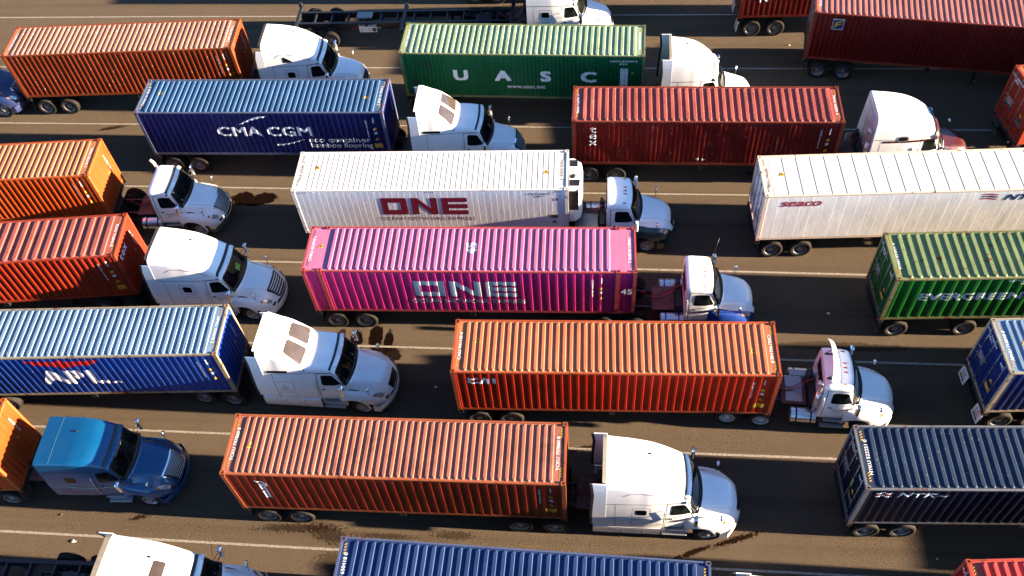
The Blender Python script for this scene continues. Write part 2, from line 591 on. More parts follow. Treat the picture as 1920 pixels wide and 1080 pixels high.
    def roofz(xx, yy):
        sag = dent * 1.6 * mnoise.noise(Vector((xx * .45 + seed * 3.3, yy * .7, seed * 1.3))) * min(1, max(0, (W2 - .1 - abs(yy)) / .3)) * min(1, max(0, min(xx - .4, L - .4 - xx)) / .3)
        sag += dent * .5 * mnoise.noise(Vector((xx * 2.3 + seed, yy * 1.9, seed * 2.3))) * min(1, max(0, (W2 - .1 - abs(yy)) / .3)) * min(1, max(0, min(xx - .4, L - .4 - xx)) / .3)
        return H - .040 + rib(xx, yy) + sag
    rfn = lambda u, v: Vector((u, v, roofz(u, v)))
    rb = [R0, ribs0]
    for i in range(n):
        fr = ((0.001, .084, .086) if rpitch < .4 else (.001, .039, .041)) if rstyle == 'groove' else (0.001, .12, .23, .265, .305, .36, .5, .64, .695, .735, .77, .88)
        rb += [ribs0 + (i + t) * rp for t in fr]
    rb += [ribs1, R1]
    ye = [W2 - .07, W2 - .10, W2 - .115, W2 - .13, W2 - .155, W2 - .18, W2 - .21, W2 - .3, .85, .6, .3]
    ylev = [-q for q in ye] + [0] + ye[::-1]
    nx = len(rb)
    vs = [rfn(xx, yy) for yy in ylev for xx in rb]
    fs = [(j * nx + i, j * nx + i + 1, (j + 1) * nx + i + 1, (j + 1) * nx + i) for j in range(len(ylev) - 1) for i in range(nx - 1)]
    MB().add(vs, fs).build('roof_panel', mr, root, smooth_angle=radians(35) if rstyle != 'groove' else None)
    # floor / underside
    b = MB(); b.box(.16, L - .16, -W2 + .08, W2 - .08, .10, .15)
    b.build('floor', M['chassis'], root)
    # front wall
    if front:
        if kind == 'dry':
            fp = .25; yb = []
            y_ = -W2 + .11
            while y_ < W2 - .11:
                for t in (0, .26, .5, .76):
                    if y_ + t * fp < W2 - .11: yb.append(y_ + t * fp)
                y_ += fp
            yb.append(W2 - .11)
            ffn = lambda u, v: Vector((L - .012 - trap(u + W2, fp, .045) - dent * .6 * mnoise.noise(Vector((u, v, seed))), u, v))
            zl = [.14, .7, 1.3, 1.9, H - .11]
            ny = len(yb)
            vs = [ffn(a, z) for z in zl for a in yb]
            fs = [(j * ny + i, j * ny + i + 1, (j + 1) * ny + i + 1, (j + 1) * ny + i) for j in range(len(zl) - 1) for i in range(ny - 1)]
            MB().add(vs, fs).build('front_wall', ms, root)
            idt = text2d('\n'.join('TRLU42907'), .12, .01, 1, line=.9)
            decal(xf2(idt, W2 - .5, H * .6), ffn, 'number_marking', M['white_mark'], root, cutu=yb, off=.005)
            decal(tri2(W2 - .8, H * .45, .09), ffn, 'warning_label', M['yellow'], root, cutu=yb, off=.005)
    # doors
    dfn = lambda u, v: Vector((.035, u, v))
    dm = weathered('container_door_paint', side, seed + 11, .55, fade, rust, .5)
    for sy in (-1, 1):
        b = MB()
        y0, y1 = sorted((sy * .012, sy * (W2 - .115)))
        b.bev(.035, .075, y0, y1, .16, H - .13, .008)
        for k_ in range(5):                     # horizontal swages
            z = .42 + k_ * (H - .75) / 4
            b.bev(.022, .04, y0 + .06, y1 - .06, z - .09, z + .09, .007)
        d = b.build('door', dm, root)
        for q in (.28, .82):
            b = MB()
            b.tube([(.000, sy * q, .05), (.000, sy * q, H - .05)], .017, 8)
            for z in (.25, .8, H * .5, H - .8, H - .25):
                b.box(-.02, .03, sy * q - .045, sy * q + .045, z - .03, z + .03)
            lb = b.build('locking_bar', M['steel'], d)
            b = MB()
            b.box(-.022, -.01, sy * q - .02, sy * q + (.42 if q < .5 else -.32) * sy, .98, 1.03)
            b.build('handle', M['steel'], lb)
        hmesh = MB().box(.0, .03, -.045, .045, -.05, .05).mesh('hinge', mf)
        for z in (.4, 1.0, 1.7, H - .5):
            inst('hinge', hmesh, d, (0, sy * (W2 - .075), z))
    if door:
        mm = M['white_mark'] if extras and extras.get('doorink') != 'black' else M['black_mark']
        dd = lambda u, v: Vector((.018, -u, v))
        cid = extras.get('id', 'TGHU 837161 4') if extras else 'TGHU 837161 4'
        decal(xf2(text2d(cid + '\n45G1', .16, .012), -.62, H - .45), dd, 'number_marking', mm, root, off=.004)
        decal(xf2(text2d('MAX GROSS 32500 KG\nTARE 3900 KG\nNET 28600 KG\nCU CAP 76.4 CU M', .085, .008, line=1.3), -.6, H * .42), dd, 'number_marking', mm, root, off=.004)
        decal(xf2(text2d('HC', .2, .02), .62, H - .45), dd, 'number_marking', mm, root, off=.004)
        decal(rect2(.35, .78, .72, .9), dd, 'data_plate', M['steel'] if seed % 2 else M['yellow'], root, off=.004)
        decal(tri2(.56, H * .45, .11), dd, 'warning_label', M['yellow'], root, off=.004)
    ex = extras or {}
    SF = sidefn(-1)
    sideparts = dict(cutu=brk, cutv=zlev[1:-1], off=.006)
    def S(shape, nm='lettering', mat=M['white_mark']):
        return decal(shape, SF, nm, mat, root, **sideparts)
    def R(shape, nm='lettering', mat=M['white_mark'], off=.006):
        return decal(shape, rfn, nm, mat, root, cutu=rb, cutv=ylev, off=off)
    # side marks at the front end of the near side
    mk = M['black_mark'] if ex.get('ink') == 'black' else M['white_mark']
    xm = L - .55 - (.85 if posts45 else 0)
    cid = ex.get('id', 'TGHU 837161 4')
    if ex.get('sidemarks', True):
        S(xf2(text2d('\n'.join(cid.replace(' ', '')), .13, .012, 1.15, line=.80), xm - .38, H - 1.05), 'number_marking', mk)
        S(xf2(text2d('4\n5\nG\n1', .12, .012, 1.15, line=.8), xm, H - .55), 'number_marking', mk)
        S(rect2(xm - .07, xm + .07, H - 1.15, H - 1.0), 'data_plate', M['yellow'])
        S(rect2(xm - .07, xm + .07, H - 1.42, H - 1.27), 'data_plate', M['grey_mark'])
        S(tri2(xm, H - 1.72, .10), 'warning_label', M['yellow'])
        if ex.get('ybox'): S(rect2(xm - .2, xm + .2, H - 2.3, H - 2.02), 'warning_label', M['yellow'])
    if ex.get('roofid', True):
        for xx in ex.get('roofends', (.28, L - .30)):
            R(xf2(text2d(cid, .17, .012, 1.15), xx, .0, -pi / 2 if xx > 2 and not ex.get('flipid') else pi / 2), 'number_marking', mk)
    hz = []
    if ex.get('hazard', True):
        for xx in ((.17, L - .24)):
            for sy in (-1, 1):
                hz = []
                for k_ in range(4):
                    yy = sy * (W2 - .30 - k_ * .1)
                    hz.append(poly2((xx, yy), (xx + .08, yy + .04), (xx + .08, yy + .085), (xx, yy + .045)))
                R(join2(*hz), 'hazard_marking', M['black_mark'] if ex.get('hz') == 'black' else M['yellow'])
    for xx, yy in ex.get('tris', ((.95, .25), (L - .95, -.1))):
        R(xf2(tri2(0, 0, .14), xx, yy, 0), 'warning_label', M['yellow'], .008)
        R(xf2(tri2(0, -.01, .055), xx, yy, 0), 'warning_label', M['black_mark'], .011)
    if 'draw' in ex: ex['draw'](S, R, root, L, H, rfn, rb, ylev)
    return root

# per-container graphics ------------------------------------------------
def g_cma(S, R, root, L, H, *a):
    S(xf2(text2d('CMA CGM', .82, .026, 1.25), 6.15, 1.55))
    arc = [(5.0 + 1.45 * t, 2.02 + .52 * sin(t * 1.5)) for t in [k / 10 for k in range(11)]]
    S(strip2(arc, [.03 + .09 * (k / 10) ** .7 * (1.15 - .9 * (k / 10) ** 6) for k in range(11)]))
    arc = [(6.55 + 1.45 * t, 0.70 + .42 * (1 - cos(t * 1.45))) for t in [k / 10 for k in range(11)]]
    S(strip2(arc, [.11 - .09 * (k / 10) ** .8 for k in range(11)]))
    S(xf2(text2d('eco container', .46, .008, 1.2), 9.75, 1.02))
    S(xf2(text2d('bamboo flooring', .42, .007, 1.1), 9.8, .66))
def g_uasc(S, R, root, L, H, *a):
    for k, ch in enumerate('UASC'):
        S(xf2(text2d(ch, .86, .06, 1.3), 3.0 + k * 2.15, 1.42))
    S(xf2(text2d('www.uasc.net', .36, .012, .95), 6.3, .78))
    S(ring2(circ(1.35, 2.1, .20), circ(1.35, 2.1, .13)), 'emblem', M['green_mark'])
    S(disc2(1.35, 2.1, .07), 'emblem', M['green_mark'])
    S(rect2(.55, .68, .75, 1.2), 'data_plate', M['navy_mark'])
    S(xf2(text2d('UACU 836249 0\n45G1', .17, .012, 1.15), 11.15, 2.38), 'number_marking')
    S(rect2(11.0, 11.38, .6, 2.02), 'height_label', M['white_mark'])
    for k in range(4):
        S(strip2([(11.06, .85 + k * .33), (11.12, .95 + k * .33), (11.26, .95 + k * .33), (11.32, .85 + k * .33)], .035), 'height_label', M['crimson_mark'])
    S(rect2(11.55, 11.66, 1.7, 1.82), 'data_plate', M['yellow'])
def g_tex(S, R, root, L, H, *a):
    for k, (ch) in enumerate('tex'):
        S(xf2(text2d(ch, .62, .014, 1.25), .98, (2.25, 1.86, 1.45)[k]))
    S(strip2([(9.35, .5), (9.4, 1.1), (9.38, 1.9)], .015), 'scratch', M['softseam'])
    S(join2(ring2(circ(5.9, .42, .07), circ(5.9, .42, .04)), rect2(6.1, 6.25, .34, .38), rect2(6.1, 6.14, .38, .48)), 'chalk_mark')
def g_texend(S, R, root, L, H, *a):
    ffn = lambda u, v: Vector((L - .0, u, v))
    for k, ch in enumerate('tex'):
        decal(xf2(text2d(ch, .55, .02), -.85 + k * .30, H - .55), ffn, 'lettering', M['white_mark'], root)
def g_onew(S, R, root, L, H, *a):
    S(xf2(logo_one(3.85, 1.08, .30), 3.9, 1.28), 'lettering', M['crimson_mark'])
    S(xf2(text2d('OCEAN NETWORK EXPRESS', .31, .0, 1.1), 5.85, .99), 'lettering', M['crimson_mark'])
    S(xf2(text2d('TSCR 572391 2\n45R1', .15, .005, 1.15), 11.0, 2.5), 'number_marking', M['black_mark'])
    S(rect2(11.62, 11.74, 2.15, 2.32), 'data_plate', M['ruststeel'])
    S(rect2(11.4, 11.72, 1.02, 1.24), 'warning_label', M['ruststeel'])
    S(tri2(11.56, .78, .12), 'warning_label', M['ruststeel'])
    for xx in (.2, 5.9, 11.4):
        S(join2(*[poly2((xx + k * .09, H - .16), (xx + .04 + k * .09, H - .16), (xx + .07 + k * .09, H - .11), (xx + .03 + k * .09, H - .11)) for k in range(5)]), 'hazard_marking', M['black_mark'])
def g_onem(S, R, root, L, H, *a):
    S(xf2(logo_one(4.3, 1.0, .27), 4.55, 1.15), 'lettering', M['grey_mark'])
    S(xf2(text2d('OCEAN NETWORK EXPRESS', .37, .004, 1.02), 6.75, .80), 'lettering', M['grey_mark'])
    decal(xf2(text2d('45', .48, .02, 1.0), L - .38, 1.55), lambda u, v: Vector((u, -W2 - .0, v)), 'number_marking', M['white_mark'], root, off=.002)
    R(xf2(text2d('45', .62, .03), 7.0, .05, pi / 2), 'number_marking')
def g_cai(S, R, root, L, H, *a):
    S(join2(rect2(.60, .72, 2.0, 2.36), rect2(.72, 1.02, 2.27, 2.36), rect2(.72, 1.02, 2.0, 2.09)), 'lettering')
    S(join2(poly2((1.0, 2.0), (1.13, 2.0), (1.30, 2.28), (1.30, 2.36), (1.20, 2.36)), poly2((1.30, 2.28), (1.30, 2.0), (1.42, 2.0), (1.42, 2.36), (1.30, 2.36))), 'lettering')
    S(rect2(1.54, 1.67, 2.0, 2.36), 'lettering')
def g_tck(S, R, root, L, H, *a):
    S(xf2(text2d('ƒlorens', .42, .025, 1.1, .2), 1.35, 1.72, -pi / 2 + .0))
def g_apl(S, R, root, L, H, *a):
    S(poly2((4.2, 2.56), (5.55, 2.48), (5.75, 2.60), (5.95, 2.48), (7.4, 2.56), (7.0, 2.24), (6.15, 2.16), (5.8, 1.98), (5.45, 2.16), (4.7, 2.24)), 'emblem', M['red_mark'])
    for k, ch in enumerate('APL'): S(xf2(text2d(ch, 1.3, .05, 1.15), 5.05 + k * .86, 1.30))
    S(rect2(7.3, 7.7, .88, .98), 'lettering')
def g_ever(S, R, root, L, H, *a):
    S(xf2(text2d('EVERGREEN', .62, .04, 1.22), 3.15, 1.50), 'lettering', M['grey_mark'])
    S(xf2(text2d('EGHU 833021 4\n45G1', .17, .008, 1.25), 5.0, 2.42), 'number_marking', M['grey_mark'])
def flag(S, x, z, s=1.0, c1=None, c2=None):
    for k in range(3):
        pts = [(x + t * .5 * s, z + k * .1 * s + .035 * sin(t * 4.5)) for t in [i / 8 for i in range(9)]]
        S(strip2(pts, .055 * s), 'emblem', c1 if k != 1 else (c2 or c1))
def g_seaco(S, R, root, L, H, *a):
    S(xf2(text2d('seaco', .62, .020, 1.2, .22), 1.55, 2.38), 'lettering', M['red_mark'])
    flag(S, 8.95, 2.32, 1.3, M['red_mark'], M['navy_mark'])
    S(xf2(text2d('NYK', .50, .03, 1.35, .3), 10.55, 2.38), 'lettering', M['navy_mark'])
    S(xf2(text2d('LINE', .17, .01, 1.3, .3), 11.45, 2.26), 'lettering', M['navy_mark'])
def g_nyk(S, R, root, L, H, *a):
    flag(S, .42, 2.28, 1.1, M['white_mark'], M['red_mark'])
    S(xf2(text2d('NYK', .40, .03, 1.5, .2), 1.75, 2.38))
    S(xf2(text2d('LINE', .15, .004, 1.4, .2), 2.62, 2.32))
    decal(rect2(-.38, -.24, 1.25, 1.75), lambda u, v: Vector((-.012, u, v)), 'seal_tag', M['sign'], root)
def g_mar(S, R, root, L, H, *a):
    S(rect2(.95, 1.5, 1.92, 2.55), 'emblem', M['grey_mark'])
    decal(rect2(.99, 1.46, 1.97, 2.51), lambda u, v: Vector((u, -W2 + .004, v)), 'emblem', M['navy_mark'], root, off=.0)
    fl = lambda u, v: Vector((u, -W2 + .000, v))
    decal(join2(strip2([(1.05, 2.05), (1.15, 2.35), (1.4, 2.43)], [.04, .1, .05]), strip2([(1.1, 2.08), (1.2, 2.22), (1.38, 2.28)], [.03, .08, .04])), fl, 'emblem', M['yellow'], root, off=.003)
def g_zcs(S, R, root, L, H, *a):
    S(xf2(text2d('ZCS', .62, .03, 1.1), 1.25, 1.6, pi / 2))

# ------------------------------------------------------------------ wheels
def tyre_mesh(w_=.28, r=.51):
    b = MB(); h = w_ / 2
    prof = [(-h * .75, .30), (-h * .95, .36), (-h, .42), (-h * .93, .475), (-h * .8, r - .008)]
    # tread grooves
    for a in (-.55, -.2, .2, .55):
        prof += [(a * h - .012, r), (a * h - .010, r - .014), (a * h + .010, r - .014), (a * h + .012, r)]
    prof += [(h * .8, r - .008), (h * .93, .475), (h, .42), (h * .95, .36), (h * .75, .30)]
    b.lathe(prof, n=36)
    return b.mesh('tyre', M['rubber'], radians(30))
def rim_mesh(front=False, mat=None):
    """outer face towards -y"""
    b = MB()
    if front:
        prof = [(-.105, .31), (-.12, .30), (-.09, .275), (-.055, .26), (-.045, .17), (-.075, .125), (-.14, .115), (-.155, .085), (-.16, .0)]
    else:
        prof = [(-.105, .31), (-.12, .30), (-.10, .28), (.02, .265), (.045, .24), (.055, .17), (.0, .13), (-.08, .115), (-.10, .09), (-.10, .0)]
    b.lathe(prof, n=36)
    for k in range(10):
        t = 2 * pi * k / 10
        yy = -.075 if front else .02
        b.tube([(.148 * cos(t), yy + .03, .148 * sin(t)), (.148 * cos(t), yy - .015, .148 * sin(t))], .014, 6)
    b2 = b.mesh('rim', mat, radians(35))
    return b2
def holes_mesh(front=False):
    b = MB()
    for k in range(10):
        t = 2 * pi * (k + .5) / 10
        yy = -.058 if front else .043
        b.lathe([(yy, .001), (yy + .002, .027)], n=10, center=(.212 * cos(t), 0, .212 * sin(t)))
    return b.mesh('hand_hole', M['seam'])
TYRE = tyre_mesh()
RIM_F = rim_mesh(True, simple('brushed_wheel_aluminium', (.34, .34, .35), .4, metal=.6, vs=9, var=.25)); RIM_R = rim_mesh(False, M['steel'])
WRIM = simple('white_wheel_paint', (.45, .44, .42), .5, vs=8, var=.25)
RIM_W = rim_mesh(False, WRIM)
HOLE_F = holes_mesh(True); HOLE_R = holes_mesh(False)
def wheel(parent, x, y, near, front=False, rim=None, label=None):
    """wheel whose outer face looks to -y if near else +y"""
    w_ = inst('wheel', TYRE, parent, (x, y, .51), (0, random.random() * 6, 0) if near else (0, random.random() * 6, pi))
    r = inst('rim', rim or (RIM_F if front else RIM_R), w_)
    inst('hand_hole', HOLE_F if front else HOLE_R, w_)
    return w_

# ------------------------------------------------------------------ chassis
CHG = 'container chassis trailers in the truck lanes'
_cc = {}
def make_chassis(label, x, y, yaw, L=12.19, anchor='l', axles=(.80, 2.08), flap='black', rim=None, tank=False, grey=False):
    if anchor == 'r': x -= L * cos(yaw); y -= L * sin(yaw)
    root = thing('container_chassis', label, 'trailer', (x, y, 0), yaw, CHG)
    mt = M['chassis']
    key = (L, axles)
    if key not in _cc:
        d = {}
        def beam(sy):
            b = MB()
            y0 = sy * .5
            b.box(.12, L - 3.0, y0 - .075, y0 + .075, 1.19, 1.205)
            b.box(.12, L - 3.0, y0 - .075, y0 + .075, .82, .835)
            b.box(.12, L - 3.0, y0 - .01, y0 + .01, .835, 1.19)
            b.box(L - 3.0, L - .1, y0 - .075, y0 + .075, 1.08, 1.205)
            b.add([(L - 3.0, y0 - .05, .82), (L - 2.6, y0 - .05, 1.08), (L - 3.0, y0 - .05, 1.19), (L - 3.0, y0 + .05, .82), (L - 2.6, y0 + .05, 1.08), (L - 3.0, y0 + .05, 1.19)],
                  [(0, 1, 2), (3, 5, 4), (0, 3, 4, 1)])
            return b.mesh('main_beam', mt)
        d['beams'] = [beam(-1), beam(1)]
        b = MB(); b.box(-.04, .04, -.42, .42, .92, 1.16)
        d['cross'] = b.mesh('cross_member', mt)
        b = MB()
        b.bev(-.1, .1, -1.2, 1.2, 1.04, 1.21, .02)
        b.box(-.11, .11, -1.2, -1.02, 1.0, 1.215); b.box(-.11, .11, 1.02, 1.2, 1.0, 1.215)
        d['bolster'] = b.mesh('bolster', mt)
        b = MB()
        b.box(-.04, .04, -1.15, 1.15, .52, .62)
        for sy in (-1, 1): b.box(-.03, .03, sy * .6 - .04, sy * .6 + .04, .62, 1.04)
        d['bumper'] = b.mesh('rear_bumper', mt)
        b = MB()
        b.box(-.07, .07, -.07, .07, .35, 1.1); b.box(-.05, .05, -.05, .05, .12, .4); b.bev(-.13, .13, -.13, .13, .06, .14, .02)
        d['leg'] = b.mesh('landing_leg', M['chassis'])
        b = MB(); b.tube([(0, -1.0, .51), (0, 1.0, .51)], .065, 10)
        d['axle'] = b.mesh('axle', mt)
        b = MB(); b.box(-.01, .01, -.3, .3, 0.0, .62)
        d['flap'] = b.mesh('mud_flap', M['rubber_trim'])
        b = MB(); b.lathe([(-.0, .001), (-.03, .045), (0, .055)], axis='X', n=12)
        d['lamp'] = b.mesh('tail_light', M['redlens'])
        b = MB()
        b.box(axles[0] - .55, axles[-1] + .55, -.47, -.41, .66, .83); b.box(axles[0] - .55, axles[-1] + .55, .41, .47, .66, .83)
        d['sub'] = b.mesh('suspension_frame', mt)
        _cc[key] = d
    d = _cc[key]
    for m_ in d['beams']: inst('main_beam', m_, root)
    k = 1.1
    while k < L - .3:
        inst('cross_member', d['cross'], root, (k, 0, 0 if k < L - 3 else .04)); k += .95
    for xx in (.1, L / 2, L - .1): inst('bolster', d['bolster'], root, (xx, 0, 0))
    bp = inst('rear_bumper', d['bumper'], root, (.12, 0, 0))
    for sy in (-1, 1):
        inst('tail_light', d['lamp'], root, (-.005, sy * 1.05, 1.08), (0, 0, 0))
        fm = d['flap']
        if flap == 'white':
            if 'flapw' not in d:
                b = MB(); b.box(-.01, .01, -.3, .3, 0, .62); d['flapw'] = b.mesh('mud_flap', M['tail'])
            fm = d['flapw']
        f = inst('mud_flap', fm, root, (.0 if flap == 'white' else .12, sy * .88, .30 if flap == 'white' else .22), (0, radians(6), 0))
        if flap == 'white':
            decal(xf2(text2d('FLEX\nVAN', .17, .03), 0, .38), lambda u, v: Vector((-.012, -u, v)), 'lettering', M['red_mark'], f)
            decal(rect2(-.2, .2, .1, .2), lambda u, v: Vector((-.012, -u, v)), 'lettering', M['black_mark'], f)
    inst('landing_leg', d['leg'], root, (L - 3.6, -.55, 0)); inst('landing_leg', d['leg'], root, (L - 3.6, .55, 0))
    inst('suspension_frame', d['sub'], root)
    for ax in axles:
        inst('axle', d['axle'], root, (ax, 0, 0))
        for sy in (-1, 1):
            wheel(root, ax, sy * 1.075, sy < 0, rim=rim)
            wheel(root, ax, sy * .765, sy < 0, rim=rim)
    return root

# ------------------------------------------------------------------ tractors
def hermite(xs, ys, x):
    n = len(xs)
    if x <= xs[0]: return ys[0]
    if x >= xs[-1]: return ys[-1]
    i = 0
    while x > xs[i + 1]: i += 1
    def slope(j):
        if j == 0 or j == n - 1:
            a = j if j == 0 else j - 1
            return (ys[a + 1] - ys[a]) / (xs[a + 1] - xs[a])
        d0 = (ys[j] - ys[j - 1]) / (xs[j] - xs[j - 1]); d1 = (ys[j + 1] - ys[j]) / (xs[j + 1] - xs[j])
        if d0 * d1 <= 0: return 0
        return 2 * d0 * d1 / (d0 + d1)
    h = xs[i + 1] - xs[i]; t = (x - xs[i]) / h
    m0, m1 = slope(i) * h, slope(i + 1) * h
    return (2 * t ** 3 - 3 * t * t + 1) * ys[i] + (t ** 3 - 2 * t * t + t) * m0 + (-2 * t ** 3 + 3 * t * t) * ys[i + 1] + (t ** 3 - t * t) * m1

# cab stations: s, z1, half width, tumblehome, corner radius, bow
CAB_DAY = [(1.42, 1.90, .96, .06, .10, .28), (1.62, 2.02, 1.0, .08, .12, .27), (1.9, 2.40, 1.04, .12, .14, .24), (2.16, 2.74, 1.07, .15, .16, .20), (2.35, 2.87, 1.09, .16, .18, .14), (2.6, 2.92, 1.10, .16, .19, .08), (2.95, 2.94, 1.10, .15, .2, .02), (3.06, 2.91, 1.09, .15, .2, .0)]
CAB_HIGH = CAB_DAY[:4] + [(2.36, 2.90, 1.10, .16, .20, .16), (2.5, 3.06, 1.12, .18, .26, .13), (2.8, 3.33, 1.16, .20, .34, .10), (3.2, 3.60, 1.20, .22, .36, .06), (3.7, 3.80, 1.22, .22, .34, .02), (4.3, 3.91, 1.22, .20, .32, 0), (4.95, 3.95, 1.22, .18, .28, 0)]
CAB_TWO = CAB_DAY[:4] + [(2.36, 2.90, 1.10, .16, .18, .16), (2.8, 2.97, 1.12, .16, .20, .12), (3.30, 3.00, 1.15, .17, .22, .10), (3.38, 3.05, 1.16, .17, .22, .10), (3.72, 3.42, 1.19, .19, .26, .08), (4.08, 3.74, 1.21, .20, .30, .05), (4.4, 3.88, 1.22, .20, .30, 0), (4.7, 3.97, 1.22, .18, .26, 0), (4.92, 4.02, 1.22, .15, .22, 0)]
CAB_MID = CAB_DAY[:4] + [(2.36, 2.88, 1.10, .15, .18, .16), (2.5, 2.98, 1.12, .15, .22, .13), (2.75, 3.14, 1.15, .16, .26, .10), (3.1, 3.25, 1.18, .16, .22, .05), (3.6, 3.30, 1.19, .15, .16, .0), (4.7, 3.30, 1.19, .14, .13, 0)]
# hood stations: s, zt, w2, w3, zs, w4, wo, zm, bow
HOOD = [(.00, .90, .40, .58, .84, .70, .84, .70, .50), (.06, 1.08, .46, .64, 1.00, .80, .95, .80, .48), (.20, 1.36, .52, .72, 1.18, .94, 1.07, .92, .44), (.40, 1.61, .55, .80, 1.32, 1.04, 1.15, 1.02, .40),
        (.8, 1.76, .60, .86, 1.42, 1.10, 1.21, 1.16, .34), (1.2, 1.84, .68, .90, 1.48, 1.13, 1.22, 1.20, .31), (1.62, 1.93, .76, .94, 1.55, 1.10, 1.19, 1.15, .29), (1.86, 1.96, .80, .96, 1.60, 1.06, 1.12, 1.10, .28)]
FW = 1.22                                    # front axle behind bumper
def zbottom(s):
    if abs(s - FW) < .62: return .50 + sqrt(.62 ** 2 - (s - FW) ** 2)
    return .40 if s < FW else .62

TG = 'semi truck tractors in the truck lanes'
def make_tractor(label, x, y, yaw, kind='day', paint='white', hood=None, fender=None, drive=None, opts=()):
    O = set(opts)
    root = thing('semi_truck', label, 'truck', (x, y, 0), yaw, TG)
    pm = M[paint]; hm = M[hood or paint]; fm = M[fender or hood or paint]
    st = {'day': CAB_DAY, 'high': CAB_HIGH, 'two': CAB_TWO, 'mid': CAB_MID}[kind]
    if 'short' in O: st = [((2.36 + (q[0] - 2.36) * .74) if q[0] > 2.36 else q[0],) + tuple(q[1:]) for q in st]
    S_ = [q[0] for q in st]
    cols = list(zip(*st))
    Z0 = 1.0
    cache = {}
    def cp(s):
        k = round(s, 4)
        if k not in cache:
            cache[k] = tuple(hermite(S_, cols[i], s) for i in range(1, 6))
        return cache[k]
    SE = S_[-1]
    def warp(s):                      # upright windshield: the cab front sits further forward
        if s <= 1.42: return s
        if s <= 2.36: return 1.42 + (s - 1.42) * .68
        return 2.06 + (s - 2.36) * (SE - 2.06) / (SE - 2.36)
    def bowh(s, yy, b): return -(s + b * (abs(yy) / 1.2) ** 2.2)
    def bowx(s, yy, b): return -(warp(s) + b * (abs(yy) / 1.2) ** 2.2)
    def topz(s, yy):
        z1, hw, tum, r, bow = cp(s)
        top = hw - tum
        ay = abs(yy)
        if ay <= top - r: return z1 - .03 * (ay / top) ** 2
        d = min(r, ay - (top - r))
        return z1 - .03 * (ay / top) ** 2 - r + sqrt(max(0, r * r - d * d))
    def sidey(s, z):
        z1, hw, tum, r, bow = cp(s)
        zz1 = z1 - r - .03
        if z <= zz1:
            # vertical to the belt, leaning in above it
            t = max(0, (z - 1.75) / max(.1, (zz1 - 1.75)))
            return hw - tum * t
        d = min(r, z - zz1)
        return hw - tum - r + sqrt(max(0, r * r - d * d))
    Ft = lambda s, yy: Vector((bowx(s, yy, cp(s)[4]), yy, topz(s, yy)))
    def Fs(sg):
        def f(s, z):
            yy = sidey(s, z)
            return Vector((bowx(s, yy, cp(s)[4]), sg * yy, z))
        return f
    send = S_[-1]
    stations = frange(S_[0], send, .06)
    # body shell
    b = MB(); vs = []; rings = []
    for s in stations:
        z1, hw, tum, r, bow = cp(s)
        pts = []
        zz1 = z1 - r - .03
        zs = [Z0, 1.4] + ([1.75] if zz1 > 1.8 else []) + ([(1.75 + zz1) / 2] if zz1 > 1.8 else []) + [zz1]
        while len(zs) < 5: zs.insert(1, Z0 + .1 * len(zs))
        for z in zs: pts.append((sidey(s, z), z))
        for k in range(1, 7):
            a = k * pi / 12
            yy = hw - tum - r + r * cos(a)
            pts.append((yy, z1 - .03 * (yy / (hw - tum)) ** 2 - r + r * sin(a)))
        for f_ in (.75, .5, .25):
            yy = (hw - tum - r) * f_
            pts.append((yy, topz(s, yy)))
        ring = [Vector((bowx(s, p[0], bow), -p[0], p[1])) for p in pts] + [Vector((bowx(s, 0, bow), 0, topz(s, 0)))] + [Vector((bowx(s, p[0], bow), p[0], p[1])) for p in reversed(pts)]
        rings.append(ring)
    n = len(rings[0])
    vs = [q for R_ in rings for q in R_]
    fs = [(i * n + k, i * n + k + 1, (i + 1) * n + k + 1, (i + 1) * n + k) for i in range(len(rings) - 1) for k in range(n - 1)]
    fs.append(tuple(range(n)))
    b.add(vs, fs, True)
    b.build('cab_body', pm, root, smooth_angle=radians(38))
    # back wall, ribbed
    zt = cp(send)[0]; hw = cp(send)[1] - .02
    b = MB(); last = rings[-1]
    b.add([(p.x - .005, p.y, p.z) for p in last], [tuple(range(n))])
    for k in range(3):
        yy = -.6 + k * .6
        b.bev(-send - .03, -send, yy - .2, yy + .2, 1.25, zt - .45, .012)
    b.build('back_wall', M['white_dirty'] if paint.startswith('white') else pm, root)
    if kind == 'day':
        b = MB(); b.bev(-send - .045, -send - .02, -.62, .62, 2.05, 2.6, .01)
        b.build('rear_window', M['glass'], root)
    ins = lambda u, v: Vector((-2.2, 0, 1.5))
    cs = frange(1.4, send, .08); cy = frange(-1.2, 1.2, .08); cz = frange(1, 4, .15)
    def T(shape, nm, mat, off=.006): return decal(shape, Ft, nm, mat, root, cutu=cs, cutv=cy, off=off, smooth=True, inside=ins)
    def SD(shape, nm, mat, sg=-1, off=.006): return decal(shape, Fs(sg), nm, mat, root, cutu=cs, cutv=cz, off=off, smooth=True, inside=lambda u, v: Vector((-u, 0, v)))
    # windshield with its black surround
    def wsh(s0, s1, y0, y1, r=.07):
        pts = []
        for (cx, cy_, a0) in ((s1 - r, y1 - r, 0), (s0 + r, y0 - r, pi / 2), (s0 + r, -y0 + r, pi), (s1 - r, -y1 + r, 3 * pi / 2)):
            for k in range(5):
                a = a0 + k * pi / 8
                pts.append((cx + r * cos(a), cy_ + r * sin(a)))
        return pts, [tuple(range(len(pts)))]
    fr = T(wsh(1.60, 2.20, .99, .895), 'windshield_seal', M['black'], .005)
    ws = T(wsh(1.66, 2.165, .935, .855), 'windshield', M['glass'], .010)
    if 'split' in O: T(rect2(1.62, 2.18, -.02, .02), 'windshield_divider', M['black'], .014)
    T(join2(strip2([(1.665, -.75), (1.72, -.3), (1.95, -.12)], .02), strip2([(1.665, .15), (1.72, .6), (1.95, .75)], .02)), 'wiper', M['black'], .025)
